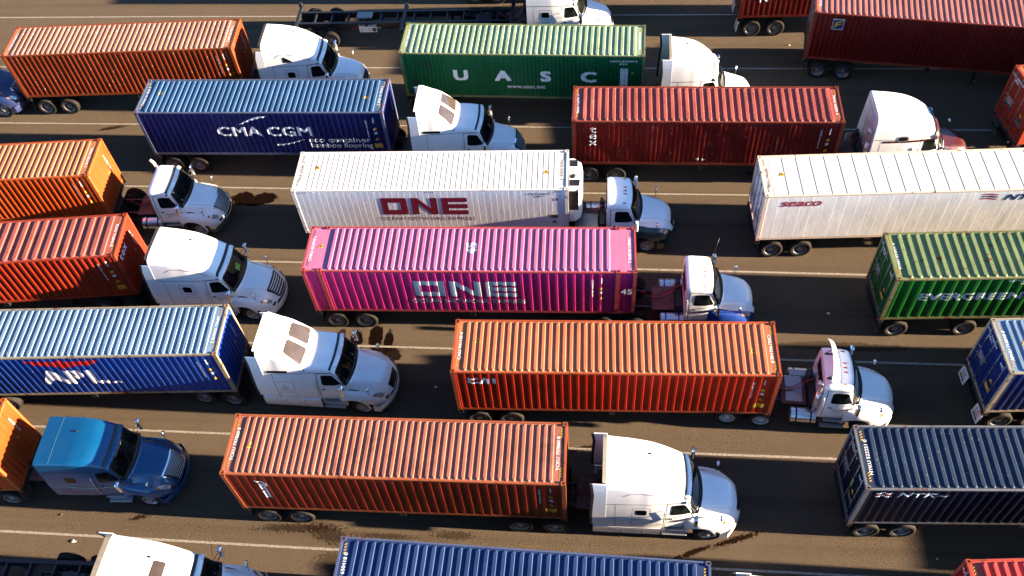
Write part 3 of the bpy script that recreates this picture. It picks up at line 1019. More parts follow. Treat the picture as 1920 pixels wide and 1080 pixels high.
    if 'sign' in O: T(poly2((1.76, -.05), (1.92, -.1), (1.98, .2), (1.80, .26)), 'paper_sign', M['sign'], .014)
    if 'tag' in O: T(rect2(1.72, 1.76, -.72, -.68), 'paper_tag', M['tail'], .014)
    # cowl under the windshield
    b = MB()
    ring_pts = []
    for yy in frange(-1.0, 1.0, .1): ring_pts.append((bowh(1.48, yy, .29), yy, 1.985 - .035 * yy * yy))
    vs = []
    for p in ring_pts: vs += [(p[0] + .02, p[1], p[2] + .01), (p[0] - .2, p[1], p[2] + .05), (p[0] - .2, p[1], p[2] - .15)]
    b.add(vs, [(3 * i, 3 * i + 3, 3 * i + 4, 3 * i + 1) for i in range(len(ring_pts) - 1)] + [(3 * i + 1, 3 * i + 4, 3 * i + 5, 3 * i + 2) for i in range(len(ring_pts) - 1)], True)
    b.build('cowl', M['black'], root)
    # visor band and marker lights
    vis = MB(); yy_ = frange(-.92, .92, .08)
    prof = [(2.205, .012), (2.20, .05), (2.26, .06), (2.36, .035), (2.375, .0)] if kind != 'day' or 'visor' in O else None
    if prof:
        vs = []
        for yv in yy_:
            for s, o in prof:
                p = Ft(s, yv); nrm = (Ft(s + .01, yv) - Ft(s - .01, yv)).cross(Ft(s, yv + .01) - Ft(s, yv - .01)).normalized()
                if nrm.z < 0: nrm = -nrm
                vs.append(p + nrm * o)
        m_ = len(prof)
        vis.add(vs, [(i * m_ + k, i * m_ + k + 1, (i + 1) * m_ + k + 1, (i + 1) * m_ + k) for i in range(len(yy_) - 1) for k in range(m_ - 1)], True)
        vm = vis.build('sun_visor', pm if 'whitevisor' not in O else M['white'], root)
        T(rect2(2.385, 2.47, -.95, .95), 'visor_gap', M['seam'], .007)
        for yv in (-.72, -.13, 0, .13, .72):
            T(disc2(2.275, yv, .035, 8, .012), 'marker_light', M['amber'] if 'amber' in O else M['black'], .068)
    elif kind == 'day':
        for yv in (-.74, -.2, 0, .2, .74):
            b = MB(); p = Ft(2.5, yv)
            for k, rr in enumerate((0,)):
                b.add([(p.x - .12, yv - .03, p.z), (p.x - .12, yv + .03, p.z), (p.x + .05, yv + .035, p.z - .01), (p.x + .05, yv - .035, p.z - .01), (p.x - .06, yv, p.z + .05), (p.x + .03, yv, p.z + .055)],
                      [(0, 1, 4), (1, 2, 5, 4), (2, 3, 5), (3, 0, 4, 5), (0, 3, 2, 1)], True)
            b.build('marker_light', M['amber'], root)
    # two tall front windows or skylight
    if kind == 'two':
        for sg in (-1, 1):
            sh = [(3.48, .08), (3.98, .08), (4.03, .14), (4.03, .66), (3.97, .74), (3.51, .88), (3.45, .82), (3.43, .14)]
            T(([(a, sg * c) for a, c in sh], [tuple(range(8))]), 'roof_window', M['skylight'], .008)
        T(strip2([(3.36, -1.0), (3.35, -.5), (3.345, 0), (3.35, .5), (3.36, 1.0)], .022), 'panel_seam', M['seam'], .006)
    if 'skylight' in O:
        T(rrect2(3.1, 3.45, -.62, .28, .05), 'roof_window', M['skylight'], .008)
    if kind in ('high',) and 'plainroof' not in O:
        for sg in (-1, 1):      # pressed fairing line
            SD(strip2([(2.75, 2.95), (3.2, 3.22), (3.8, 3.38), (4.2, 3.38), (4.42, 3.22)], .024), 'panel_seam', M['softseam'], sg)
    # doors
    for sg in (-1, 1):
        dz0 = 1.05
        door = SD(strip2([(1.80, 1.95), (1.82, dz0 + .02), (2.95, dz0 + .02), (2.95, 2.68)], .022), 'door', M['seam'], sg, .005)
        SD(strip2([(2.95, 2.68), (2.30, 2.68), (1.80, 1.97)], .02), 'door_seam', M['seam'], sg, .005)
        sh = ([(1.93, 2.03), (2.0, 1.98), (2.74, 1.98), (2.80, 2.03), (2.80, 2.52), (2.74, 2.58), (2.42, 2.58), (2.32, 2.53)], [tuple(range(8))])
        SD(sh, 'side_window', M['glass'], sg, .009)
        p = Fs(sg)(2.78, 1.75)
        b = MB(); b.bev(p.x - .07, p.x + .07, p.y - .02, p.y + .02, 1.70, 1.76, .008)
        b.build('door_handle', M['black'], root)
        if kind != 'day':
            if kind == 'two':
                SD(rrect2(3.95, 4.75, 2.76, 2.90, .05), 'sleeper_window', M['glass'], sg, .009)
            elif 'oval' in O:
                SD(rrect2(3.5, 4.0, 2.58, 2.88, .13), 'window_trim', M['alu'], sg, .008)
                SD(rrect2(3.56, 3.94, 2.63, 2.83, .09), 'sleeper_window', M['glass'], sg, .012)
            else:
                SD(rrect2(3.62, 3.98, 2.02, 2.34, .07), 'sleeper_window', M['glass'], sg, .009)
                o_ = rrect2(3.48, 4.10, 1.90, 2.48, .07)[0]; i_ = rrect2(3.495, 4.085, 1.915, 2.465, .06)[0]
                SD(ring2(o_, i_), 'panel_seam', M['softseam'], sg, .006)
                o_ = rrect2(3.40, 4.12, 1.25, 1.75, .1)[0]; i_ = rrect2(3.412, 4.108, 1.262, 1.738, .09)[0]
                SD(ring2(o_, i_), 'panel_seam', M['seam'], sg, .006)
            SD(strip2([(2.42, 2.72), (3.0, 2.70), (send - .02, 2.70)], .022), 'panel_seam', M['seam'], sg, .006)
            SD(strip2([(send - .32, 1.05), (send - .32, 2.70)], .016), 'panel_seam', M['softseam'], sg, .006)
            if 'boxes' in O and sg < 0:
                for (a0, a1, c0, c1) in ((3.85, 4.6, 1.62, 2.2), (3.85, 4.55, 1.2, 1.5)):
                    o_ = [(a0, c0), (a1, c0), (a1, c1), (a0, c1)]; i_ = [(a0 + .012, c0 + .012), (a1 - .012, c0 + .012), (a1 - .012, c1 - .012), (a0 + .012, c1 - .012)]
                    SD(ring2(o_, i_), 'panel_seam', M['seam'], sg, .006)
                SD(join2(rect2(4.05, 4.4, 1.84, 1.86), rect2(4.22, 4.235, 1.86, 2.07), rect2(4.1, 4.37, 1.74, 1.765)), 'lettering', M['softseam'], sg, .006)
        if 'stripe' in O:
            SD(strip2([(1.85, 1.52), (2.2, 1.60), (2.6, 1.62), (3.4, 1.58), (4.1, 1.74), (4.6, 1.72)], [.04, .07, .06, .06, .07, .05]), 'stripe', M['ice'], sg, .007)
            SD(xf2(text2d('TRUCKING', .13, .012, -1 if sg < 0 else 1), 4.05, 1.28), 'lettering', M['red_mark'], sg, .008)
        if 'bluestripe' in O:
            SD(rect2(1.85, 3.0, 1.56, 1.63), 'stripe', M['navy_mark'], sg, .007)
        if 'maroonband' in O:
            SD(rect2(1.5, 4.55, 1.05, 1.9), 'lower_band', M['maroon'], sg, .007)
            SD(rect2(1.9, 4.55, 2.52, 2.64), 'upper_band', M['maroon'], sg, .007)
        if 'doortext' in O:
            SD(xf2(text2d('TRANSPORT\nINC  0 4 2', .12, .008, -1 if sg < 0 else 1, line=1.1), 2.4, 1.52), 'lettering', M['navy_mark'], sg, .007)
    if 'maroonband' in O: T(rect2(2.19, 2.40, -.92, .92), 'visor_band', M['maroon'], .07)
    if 'triwin' in O:
        for sg in (-1, 1): SD(poly2((3.55, 2.92), (4.05, 2.92), (4.05, 3.22), (3.98, 3.24)), 'sleeper_window', M['glass'], sg, .009)
    for sg in (-1, 1):                       # grab rail behind the door
        pa = Fs(sg)(3.02, 1.3); pb = Fs(sg)(3.02, 2.3)
        b = MB(); b.tube([pa, (pa.x, pa.y + sg * .06, 1.34), (pb.x, pb.y + sg * .06, 2.26), pb], .016, 6)
        b.build('grab_rail', M['alu'], root)
    if kind in ('high', 'mid'):
        b = MB(); p = Ft(3.6, .35); b.bev(p.x - .06, p.x + .06, .31, .39, p.z - .01, p.z + .035, .012)
        b.build('roof_aerial', M['black'], root)
    if 'deckbox' in O:
        b = MB(); b.bev(-4.5, -3.45, -.95, .05, 1.12, 1.34, .02); b.build('deck_box', M['steel'], root)
    if 'deckplates' in O:
        b = MB(); b.bev(-4.2, -3.55, -.55, .62, 1.09, 1.13, .01); b.bev(-4.0, -3.3, .66, .95, 1.05, 1.09, .01)
        b.build('perforated_deck_plate', M['perf'], root)
    # seam lines across roof
    if kind == 'mid': T(rect2(4.18, 4.19, -1.0, 1.0), 'panel_seam', M['ice'], .006)
    # rear fairings
    if kind != 'day' and 'nofair' not in O:
        for sg in (-1, 1):
            z1, hw, tum, r, bow = cp(send)
            prof = [(1.15, hw, .46), (1.75, hw, .46), (2.4, sidey(send, 2.4), .44), (z1 - .75, sidey(send, z1 - .75), .40), (z1 - r - .05, sidey(send, z1 - r - .05), .30 if kind != 'two' else .42)]
            if 'tallfair' in O: prof = prof[:-1] + [(z1 - .45, sidey(send, z1 - .45), .42), (z1 + .0, sidey(send, z1 - .45) - .06, .46)]
            for nm, m2, a0, a1, tk in (('side_fairing', pm, 0.0, 1.0, .03), ('fairing_trim', M['rubber_trim'], 1.0, 1.0, .045)):
                b = MB(); vs = []
                for z, yy, ln in prof:
                    x0 = -send + .02 if nm == 'side_fairing' else -send - ln
                    x1 = -send - ln if nm == 'side_fairing' else -send - ln - .10
                    for xx in (x0, x1):
                        vs += [(xx, sg * (yy + .004), z), (xx, sg * (yy - tk), z)]
                fs = []
                for i in range(len(prof) - 1):
                    a = i * 4; c = a + 4
                    fs += [(a, a + 2, c + 2, c), (a + 1, c + 1, c + 3, a + 3), (a + 2, a + 3, c + 3, c + 2), (a, c, c + 1, a + 1)]
                fs += [(0, 1, 3, 2), tuple(len(vs) - 4 + q for q in (0, 2, 3, 1))]
                b.add(vs, fs)
                b.build(nm, m2, root)
        # roof trailing edge
        b = MB(); vs = []
        ys_ = frange(-.92, .92, .1)
        lift = .22 if 'tallfair' in O else .02
        for yy in ys_:
            z = topz(send, yy)
            vs += [(-send + .01, yy, z + .004), (-send - .13, yy, z + lift * .5 - .005), (-send - .13, yy, z - .04), (-send + .01, yy, z - .04)]
        b.add(vs, [(4 * i + a, 4 * i + (a + 1) % 4, 4 * i + 4 + (a + 1) % 4, 4 * i + 4 + a) for i in range(len(ys_) - 1) for a in range(4)] + [(0, 1, 2, 3), tuple(len(vs) - 4 + q for q in (3, 2, 1, 0))], False)
        b.build('roof_trim', M['rubber_trim'] if kind == 'high' else pm, root)
    # ---------------- hood
    HS = [q[0] for q in HOOD]; HC = list(zip(*HOOD))
    hc = {}
    def hsec(s):
        k = round(s, 4)
        if k not in hc:
            zt, w2, w3, zs, w4, wo, zm, bow = [hermite(HS, HC[i], s) for i in range(1, 9)]
            if 'flathood' in O: zs += .05; w2 += .06
            ctl = [(0, zt), (w2 * .5, zt - .008), (w2, zt - .04), (w3, zs + .06), ((w3 + w4) / 2, zs - .03), (w4, zs - .10), (wo, zm), (wo + .005, max(zbottom(s), .4))]
            if ctl[-1][1] > ctl[-2][1] - .03: ctl[-2] = (ctl[-2][0], ctl[-1][1] + .04)
            if ctl[-2][1] > ctl[-3][1] - .02: ctl[-3] = (ctl[-3][0], ctl[-2][1] + .03)
            pts = []
            for i in range(len(ctl) - 1):
                p0 = ctl[max(0, i - 1)]; p1 = ctl[i]; p2 = ctl[i + 1]; p3 = ctl[min(len(ctl) - 1, i + 2)]
                if i == 0: p0 = (-ctl[1][0], ctl[1][1])
                for t in (0, .25, .5, .75):
                    q = [.5 * ((2 * p1[a]) + (-p0[a] + p2[a]) * t + (2 * p0[a] - 5 * p1[a] + 4 * p2[a] - p3[a]) * t * t + (-p0[a] + 3 * p1[a] - 3 * p2[a] + p3[a]) * t ** 3) for a in (0, 1)]
                    pts.append(tuple(q))
            pts.append(ctl[-1])
            hc[k] = (pts, bow)
        return hc[k]
    hst = sorted(set([0, .02, .05, .08, .11, .16, .22, .28, .34] + frange(.4, 1.86, .06)))
    def hpt(s, i, sg):
        pts, bow = hsec(s)
        return Vector((bowh(s, pts[i][0], bow), sg * pts[i][0], pts[i][1]))
    NH = len(hsec(.5)[0]); split = 14
    def strip(i0, i1, sgs):
        b = MB()
        for sg in sgs:
            m_ = i1 - i0 + 1
            vs = [hpt(s, i, sg) for s in hst for i in range(i0, i1 + 1)]
            b.add(vs, [(a * m_ + k, a * m_ + k + 1, (a + 1) * m_ + k + 1, (a + 1) * m_ + k) for a in range(len(hst) - 1) for k in range(m_ - 1)], True)
        return b
    hb = strip(0, split, (-1, 1))
    me = hb.mesh('hood', hm, radians(40))
    bm = bmesh.new(); bm.from_mesh(me); bmesh.ops.remove_doubles(bm, verts=bm.verts, dist=.0005); bmesh.ops.recalc_face_normals(bm, faces=bm.faces); bm.to_mesh(me); bm.free()
    inst('hood', me, root)
    for sg in (-1, 1):
        fb = strip(split, NH - 1, (sg,))
        fb.build('fender', fm, root, smooth_angle=radians(50))
    # nose face below the hood lip + bumper
    def nose(z0, z1, infl, nm, mat, y1=1.16, chrome=False):
        b = MB(); ys_ = frange(-y1, y1, .08); vs = []
        for yy in ys_:
            xx = bowh(0, yy, .50) + infl
            vs += [(xx - .02, yy, z1), (xx, yy, z1 - .04), (xx, yy, z0 + .05), (xx - .04, yy, z0), (xx - .3, yy, z0), (xx - .3, yy, z1)]
        b.add(vs, [(6 * i + a, 6 * i + a + 1, 6 * i + 7 + a, 6 * i + 6 + a) for i in range(len(ys_) - 1) for a in range(5)] + [tuple(range(6)), tuple(len(vs) - 1 - q for q in range(6))], True)
        b.build(nm, mat, root, smooth_angle=radians(40))
    nose(.34, .72, .03, 'bumper', M['chrome'] if 'chromebumper' in O else fm, 1.2)
    nose(.70, .93, -.02, 'nose_panel', M['black'], .86)
    # hood surface map for details: (s, y) -> point
    def Fh(s, yy):
        pts, bow = hsec(s); ay = abs(yy)
        z = pts[-1][1]
        for i in range(NH - 1):
            if pts[i][0] <= ay <= pts[i + 1][0] and pts[i + 1][0] > pts[i][0]:
                t = (ay - pts[i][0]) / (pts[i + 1][0] - pts[i][0]); z = pts[i][1] + t * (pts[i + 1][1] - pts[i][1]); break
        return Vector((bowh(s, yy, bow), yy, z))
    hcs = frange(0, 1.86, .06); hcy = frange(-1.2, 1.2, .05)
    def HD(shape, nm, mat, off=.006): return decal(shape, Fh, nm, mat, root, cutu=hcs, cutv=hcy, off=off, smooth=True, inside=lambda u, v: Vector((-u - .6, v * .3, .6)))
    gm = M['black']
    big = 'chromegrille' in O or 'widegrille' in O
    g = HD(poly2((.015, -.38), (.16, -.44), (.17, 0), (.16, .44), (.015, .38), (.012, 0)) if not big else poly2((.015, -.40), (.05, -.46), (.36, -.60), (.385, -.50), (.40, 0), (.385, .50), (.36, .60), (.05, .46), (.015, .40), (.012, 0)), 'grille', gm, .008)
    bars = join2(*[rect2(.03 + k * .034, .044 + k * .034, -.42 - k * .013, .42 + k * .013) for k in range(10)])
    if 'chromegrille' in O:
        decal(bars, Fh, 'grille_bar', M['bar'], g, cutv=hcy, off=.018, inside=lambda u, v: Vector((-u - .6, v * .3, .6)))
        decal(join2(strip2([(.015, -.44), (.37, -.64)], .035), strip2([(.015, .44), (.37, .64)], .035), rect2(.375, .43, -.62, .62)), Fh, 'grille_frame', M['chrome'], g, cutu=hcs, cutv=hcy, off=.014, inside=lambda u, v: Vector((-u - .6, v * .3, .6)))
    elif 'widegrille' in O:
        bars = join2(*[rect2(.05 + k * .065, .075 + k * .065, -.40 - k * .022, .40 + k * .022) for k in range(5)])
        decal(bars, Fh, 'grille_bar', M['white'], g, cutv=hcy, off=.018, inside=lambda u, v: Vector((-u - .6, v * .3, .6)))
    for sg in (-1, 1):
        HD(([(.10, sg * .84), (.13, sg * .76), (.34, sg * .86), (.46, sg * .98), (.42, sg * 1.04), (.20, sg * .96)], [tuple(range(6))]), 'headlight', M['lamp'], .010)
        HD(([(.36, sg * .93), (.46, sg * .98), (.42, sg * 1.04), (.33, sg * 1.0)], [(0, 1, 2, 3)]), 'turn_signal', M['amber'], .016)
        HD(strip2([(1.72, sg * .2), (1.70, sg * .7), (1.68, sg * .95), (1.66, sg * 1.1)], .012), 'hood_seam', M['seam'], .005)
        HD(strip2([(1.58, sg * .965), (1.2, sg * .945), (1.02, sg * .93)], [.05, .035, .005]), 'hood_vent', M['black'], .008)
        HD(strip2([(.32, sg * .55), (.8, sg * .62), (1.5, sg * .72)], .006), 'hood_crease', M['softseam'], .004)
        # side of truck number
    if 'unit' in O:
        HD(xf2(text2d('GPT 05', .12, .01), 1.15, -.99, pi / 2 * 0 + pi), 'lettering', M['black_mark'], .008) if False else None
    # mirrors
    for sg in (-1, 1):
        p = Fs(sg)(1.86, 1.9)
        b = MB(); b.tube([p, (p.x + .12, sg * 1.28, 1.98)], .02, 6); b.tube([(p.x - .02, p.y, 2.15), (p.x + .12, sg * 1.28, 2.25)], .015, 6)
        mr = b.build('mirror', M['black'], root)
        b = MB(); cx, cyy = p.x + .12, sg * 1.34
        b.bev(cx - .07, cx + .07, cyy - .11, cyy + .11, 1.78, 2.36, .03)
        b.build('mirror_housing', M['chrome'] if 'whitemirror' not in O else M['white'], mr)
        q = Fh(.62, sg * 1.0)
        b = MB(); b.tube([q, (q.x + .03, q.y + sg * .08, q.z + .42)], .014, 6)
        hm_ = b.build('hood_mirror', M['black'], root)
        b = MB()
        c = Vector((q.x + .03, q.y + sg * .08, q.z + .48))
        b.lathe([(-.06, .01), (-.05, .08), (0, .11), (.04, .10), (.045, .0)], axis='X', n=14, center=c)
        b.build('mirror_housing', M['chrome'], hm_)
    # steps + side skirt / tanks
    for sg in (-1, 1):
        o1 = sg * 1.22
        for z, w_, xa, xb in ((.92, .20, 1.98, 2.78), (.48, .26, 1.95, 2.85)):
            b = MB(); y0, y1 = sorted((o1, o1 - sg * w_))
            b.bev(-xb, -xa, y0, y1, z - .04, z, .01)
            b.build('step', M['perf'], root)
        if kind != 'day' and 'noskirt' not in O:
            b = MB()
            A = [(2.95, 1.02, .0), (send + .35, 1.02, .0)]
            vs = []
            for s in frange(2.92, send + .42, .15):
                vs += [(-s, sg * 1.14, 1.03), (-s, sg * 1.225, .97), (-s, sg * 1.235, .70), (-s, sg * 1.21, .42), (-s, sg * 1.16, .40)]
            n_ = len(vs) // 5
            b.add(vs, [(5 * i + a, 5 * i + a + 1, 5 * i + 6 + a, 5 * i + 5 + a) for i in range(n_ - 1) for a in range(4)] + [(0, 1, 2, 3, 4), tuple(len(vs) - 1 - q for q in range(5))], True)
            sk = b.build('side_skirt', pm, root, smooth_angle=radians(50))
            b = MB()
            for s in (3.6, 4.35): b.box(-s - .007, -s + .007, *sorted((sg * 1.236, sg * 1.239)), .45, .96)
            b.build('panel_seam', M['seam'], sk)
        # step backing panel
        b = MB(); b.box(-2.92, -1.88, *sorted((sg * .9, sg * 1.06)), .42, 1.0)
        b.build('step_panel', pm if kind != 'day' else M['black'], root)
        if kind == 'day' or 'tank' in O:
            s0 = 3.0 if kind == 'day' else 2.95
            b = MB(); b.lathe([(-s0 - .02, .02), (-s0 - .03, .27), (-s0 - .06, .305), (-s0 - 1.0, .305), (-s0 - 1.03, .27), (-s0 - 1.04, .02)], axis='X', n=24, center=(0, sg * .90, .74))
            tk = b.build('fuel_tank', M['alu'], root, smooth_angle=radians(40))
            b = MB()
            for s in (s0 + .25, s0 + .8): b.lathe([(-s - .03, .31), (-s - .03, .316), (-s + .03, .316), (-s + .03, .31)], axis='X', n=24, center=(0, sg * .90, .74))
            b.build('tank_strap', M['fenderblue'] if 'bluestripe' in O else M['black'], tk)
    # frame, deck, fifth wheel
    D = drive or ((5.1, 6.4) if kind == 'day' else (6.75, 8.05))
    back = D[1] + .75
    for sg in (-1, 1):
        b = MB(); b.box(-back, -.6, *sorted((sg * .38, sg * .46)), .72, 1.0)
        b.build('frame_rail', M['chassis'], root)
    b = MB()
    b.bev(-D[0] + .75, -send - .35, -.62, .62, 1.01, 1.06, .01)
    for k in range(8): b.box(-D[0] + .72, -send - .36, -.56 + k * .155, -.53 + k * .155, 1.058, 1.068)
    if D[0] - .8 > send + .4: b.build('deck_plate', M['plate'], root)
    b = MB()
    mid = -(D[0] + D[1]) / 2
    b.bev(mid - .45, mid + .45, -.45, .45, 1.08, 1.16, .03)
    b.box(mid - .3, mid + .3, -.5, .5, 1.0, 1.08)
    b.build('fifth_wheel', M['chassis'], root)
    for k in (.0, .75):
        b = MB(); b.box(-back + k * (back - send) * .9, -back + .08 + k * (back - send) * .9, -.37, .37, .8, .95)
        b.build('cross_member', M['chassis'], root)
    b = MB()
    b.box(-send - .32, -send - .1, -.75, .75, 1.08, 1.5)
    b.box(-send - .30, -send - .18, .2, .5, 1.5, 1.9)
    b.build('equipment_box', M['black'], root)
    for k, (yy, mm) in enumerate(((-.15, M['black']), (.0, M['red_brake']), (.15, M['black']))):
        xe = min(-send - 1.5, mid + .9)
        pts = [(-send - .2 + (xe + send + .2) * t, yy + .1 * sin(t * 5 + k), 1.85 - .55 * sin(pi * min(1, t * 1.05)) - .3 * t) for t in [i / 10 for i in range(11)]]
        b = MB(); b.tube(pts, .016, 6)
        b.build('air_hose', mm, root)
    for sg in (-1, 1):
        wheel(root, -FW, sg * 1.055, sg < 0, front=True)
        for dx in D:
            wheel(root, -dx, sg * 1.075, sg < 0, rim=RIM_W if 'whitewheel' in O else None)
            wheel(root, -dx, sg * .765, sg < 0)
        if 'flaps' in O:
            b = MB()
            for s0 in (D[0] - .62, D[1] + .62):
                b.bev(-s0 - .02, -s0 + .02, *sorted((sg * .62, sg * 1.22)), .35, .98, .008)
            b.build('mud_flap', M['rubber_trim'], root)
    for s in (FW,) + tuple(D):
        b = MB(); b.tube([(-s, -.95, .51), (-s, .95, .51)], .07, 8); b.build('axle', M['chassis'], root)
    # exhaust
    if 'stack' in O:
        for yy in ((.9,) if 'stackfar' in O else (-.9,)):
            b = MB()
            b.tube([(-send - .14, yy, 1.1), (-send - .14, yy, 2.6), (-send - .17, yy, 3.0), (-send - .28, yy, 3.2)], .075, 12)
            b.tube([(-send - .14, yy, 1.5), (-send - .14, yy, 2.4)], .12, 12)
            b.build('exhaust_stack', M['alu'] if 'plainstack' not in O else M['cardboard'], root)
    if 'deflector' in O:
        b = MB(); ys_ = frange(-1.0, 1.0, .1); vs = []
        for yy in ys_:
            xf = -2.50 - .10 * yy * yy
            e_ = 1 - .35 * (abs(yy)) ** 6
            for t in (0, .25, .5, .75, 1):
                vs.append((xf - .10 * t - .22 * t * t, yy * (1 - .03 * t), 2.97 + .62 * t * e_))
        m_ = 5
        b.add(vs, [(i * m_ + k, i * m_ + k + 1, (i + 1) * m_ + k + 1, (i + 1) * m_ + k) for i in range(len(ys_) - 1) for k in range(m_ - 1)], True)
        back_ = [(v[0] - .04, v[1], v[2]) for v in vs]
        b.add(back_, [(i * m_ + k, (i + 1) * m_ + k, (i + 1) * m_ + k + 1, i * m_ + k + 1) for i in range(len(ys_) - 1) for k in range(m_ - 1)], True)
        top = []
        for i in range(len(ys_)): top += [vs[i * m_ + 4], back_[i * m_ + 4]]
        b.add(top, [(2 * i, 2 * i + 2, 2 * i + 3, 2 * i + 1) for i in range(len(ys_) - 1)])
        df = b.build('roof_deflector', M['white_clean'], root)
        b = MB()
        for yy in (-.55, .55):
            b.box(-3.0, -2.5, yy - .03, yy + .03, 2.93, 2.96)
            b.tube([(-2.98, yy, 2.95), (-2.72, yy, 3.35)], .015, 6)
        b.build('deflector_strut', M['black'], df)
    if 'antenna' in O:
        b = MB(); b.tube([(-1.9, 1.05, 2.3), (-1.7, 1.3, 3.5)], .008, 5); b.build('antenna', M['black'], root)
        b = MB(); b.tube([(-1.9, -1.05, 2.3), (-1.85, -1.15, 3.1)], .008, 5); b.build('antenna', M['black'], root)
    return root

# ------------------------------------------------------------------ ground
def asphalt():
    m, nt, b = newmat('worn_asphalt')
    geo = nt.nodes.new('ShaderNodeNewGeometry')
    P = geo.outputs['Position']
    base = _mix(nt, _ramp(nt, _noise(nt, P, .25, 5, .6), .3, .7), (.096, .073, .052), (.078, .059, .042))
    fine = _noise(nt, P, 60, 2, .6)
    base = _mix(nt, _ramp(nt, fine, .38, .66), base, (.142, .110, .079))
    vo = nt.nodes.new('ShaderNodeTexVoronoi'); vo.inputs['Scale'].default_value = 26
    nt.links.new(P, vo.inputs['Vector'])
    base = _mix(nt, _math(nt, 'MULTIPLY', _ramp(nt, vo.outputs['Distance'], .22, .1), .6), base, (.022, .018, .015))
    # long tyre-polished tracks along the lanes
    tr = _noise(nt, _map(nt, P, scale=(.03, 1.6, 1)), 1.0, 4, .6)
    base = _mix(nt, _math(nt, 'MULTIPLY', _ramp(nt, tr, .5, .7), .35), base, (.050, .037, .026))
    dist = _noise(nt, P, 2.2, 6, .75)
    dist2 = _noise(nt, P, 9, 4, .7)
    for (x, y, rx, ry, rot, dk, soft) in STAINS:
        v = _map(nt, P, loc=(-x, -y, 0))
        v = _map(nt, v, rot=(0, 0, -rot), scale=(1, 1, 1))
        v = _map(nt, v, scale=(1 / rx, 1 / ry, 0))
        ln = nt.nodes.new('ShaderNodeVectorMath'); ln.operation = 'LENGTH'
        nt.links.new(v, ln.inputs[0])
        d = _math(nt, 'ADD', ln.outputs['Value'], _math(nt, 'MULTIPLY', _math(nt, 'SUBTRACT', dist if soft < .5 else dist2, .5), 1.6 if soft < .5 else 3.2))
        f = _math(nt, 'MULTIPLY', _ramp(nt, d, 1.08 if soft < .5 else 1.15, .92 if soft < .5 else .7), min(1, dk + .2))
        base = _mix(nt, f, base, (.007, .004, .003) if soft < .5 else (.012, .006, .0035))
    nt.links.new(base, b.inputs['Base Color'])
    b.inputs['Roughness'].default_value = 1.0
    b.inputs['Specular IOR Level'].default_value = 0.0
    bp = nt.nodes.new('ShaderNodeBump')
    bp.inputs['Strength'].default_value = 1.0
    bp.inputs['Distance'].default_value = .11
    nt.links.new(_noise(nt, P, 40, 3, .6), bp.inputs['Height'])
    nt.links.new(bp.outputs[0], b.inputs['Normal'])
    return m
# x, y, radii, rotation, strength, kind (0 wet oil, 1 crumbly dirt)
STAINS = [(-11.39, 22.29, 0.19, 0.34, 0.0, 0.6, 0), (-10.66, 21.94, 0.27, 0.68, 0.0, 0.8, 0), (-9.82, 22.2, 0.31, 0.68, 0.0, 0.85, 0), (-9.23, 21.99, 0.21, 0.62, 0.0, 0.8, 0), (-9.31, 21.3, 0.75, 0.49, 0.0, 0.75, 0), (-10.63, 21.39, 0.47, 0.25, 0.0, 0.7, 0), (-17.88, 30.26, 0.66, 0.44, 0.0, 0.9, 0), (-16.8, 30.32, 0.6, 0.36, 0.0, 0.9, 0), (-17.28, 30.06, 0.6, 0.29, 0.0, 0.8, 0), (-11.46, 13.3, 1.56, 0.17, 0.05, 0.55, 1), (-10.17, 13.16, 0.93, 0.38, -0.3, 0.5, 1), (-9.74, 12.03, 0.71, 0.49, 0.0, 0.35, 1), (-26.55, 35.23, 0.78, 0.12, 0.25, 0.7, 1), (-7.99, 13.16, 1.22, 0.11, 0.0, 0.4, 1), (-5.35, 13.34, 0.81, 0.17, 0.0, 0.4, 1), (-0.54, 17.21, 0.85, 0.09, 0.2, 0.7, 1), (5.17, 13.71, 0.97, 0.12, 0.35, 0.85, 1), (3.6, 13.15, 0.77, 0.11, 0.4, 0.85, 1), (-13.74, 44.61, 0.96, 0.15, 0.2, 0.8, 1), (-17.81, 13.41, 0.43, 0.09, 0.3, 0.7, 1), (-25.37, 40.05, 0.95, 0.47, 0.0, 0.3, 0), (-2.74, 16.64, 1.27, 0.23, 0.0, 0.4, 1), (-11.92, 45.26, 0.96, 0.1, 0.3, 0.6, 1), (-22.99, 16.43, 1.38, 0.25, 0.0, 0.25, 0), (3.56, 42.15, 0.87, 0.28, 0.0, 0.4, 1), (10.15, 22.42, 2.62, 0.22, 0.0, 0.3, 0)]
g = MB(); g.add([(-600, -500, 0), (600, -500, 0), (600, 900, 0), (-600, 900, 0)], [(0, 1, 2, 3)])
go = g.build('ground', asphalt(), None)
go['kind'] = 'structure'
def linemat():
    m, nt, b = newmat('worn_lane_paint')
    geo = nt.nodes.new('ShaderNodeNewGeometry')
    P = geo.outputs['Position']
    f = _ramp(nt, _noise(nt, P, 11, 6, .8), .42, .58)
    nt.links.new(_mix(nt, _math(nt, 'MULTIPLY', f, .7), (.30, .27, .22), (.06, .048, .036)), b.inputs['Base Color'])
    b.inputs['Roughness'].default_value = .8
    return m
LM = linemat()
for yl in (49.4, 44.85, 40.22, 35.56, 30.97, 26.3, 21.7, 17.18, 12.55, 8.0):
    b = MB()
    xs = frange(-60, 60, 3.0)
    b.add([(xx, yl + sy * .048 + .02 * sin(xx * .21 + yl), .004) for xx in xs for sy in (-1, 1)], [(2 * i, 2 * i + 1, 2 * i + 3, 2 * i + 2) for i in range(len(xs) - 1)])
    o = b.build('lane_line', LM, None)
    o['kind'] = 'structure'

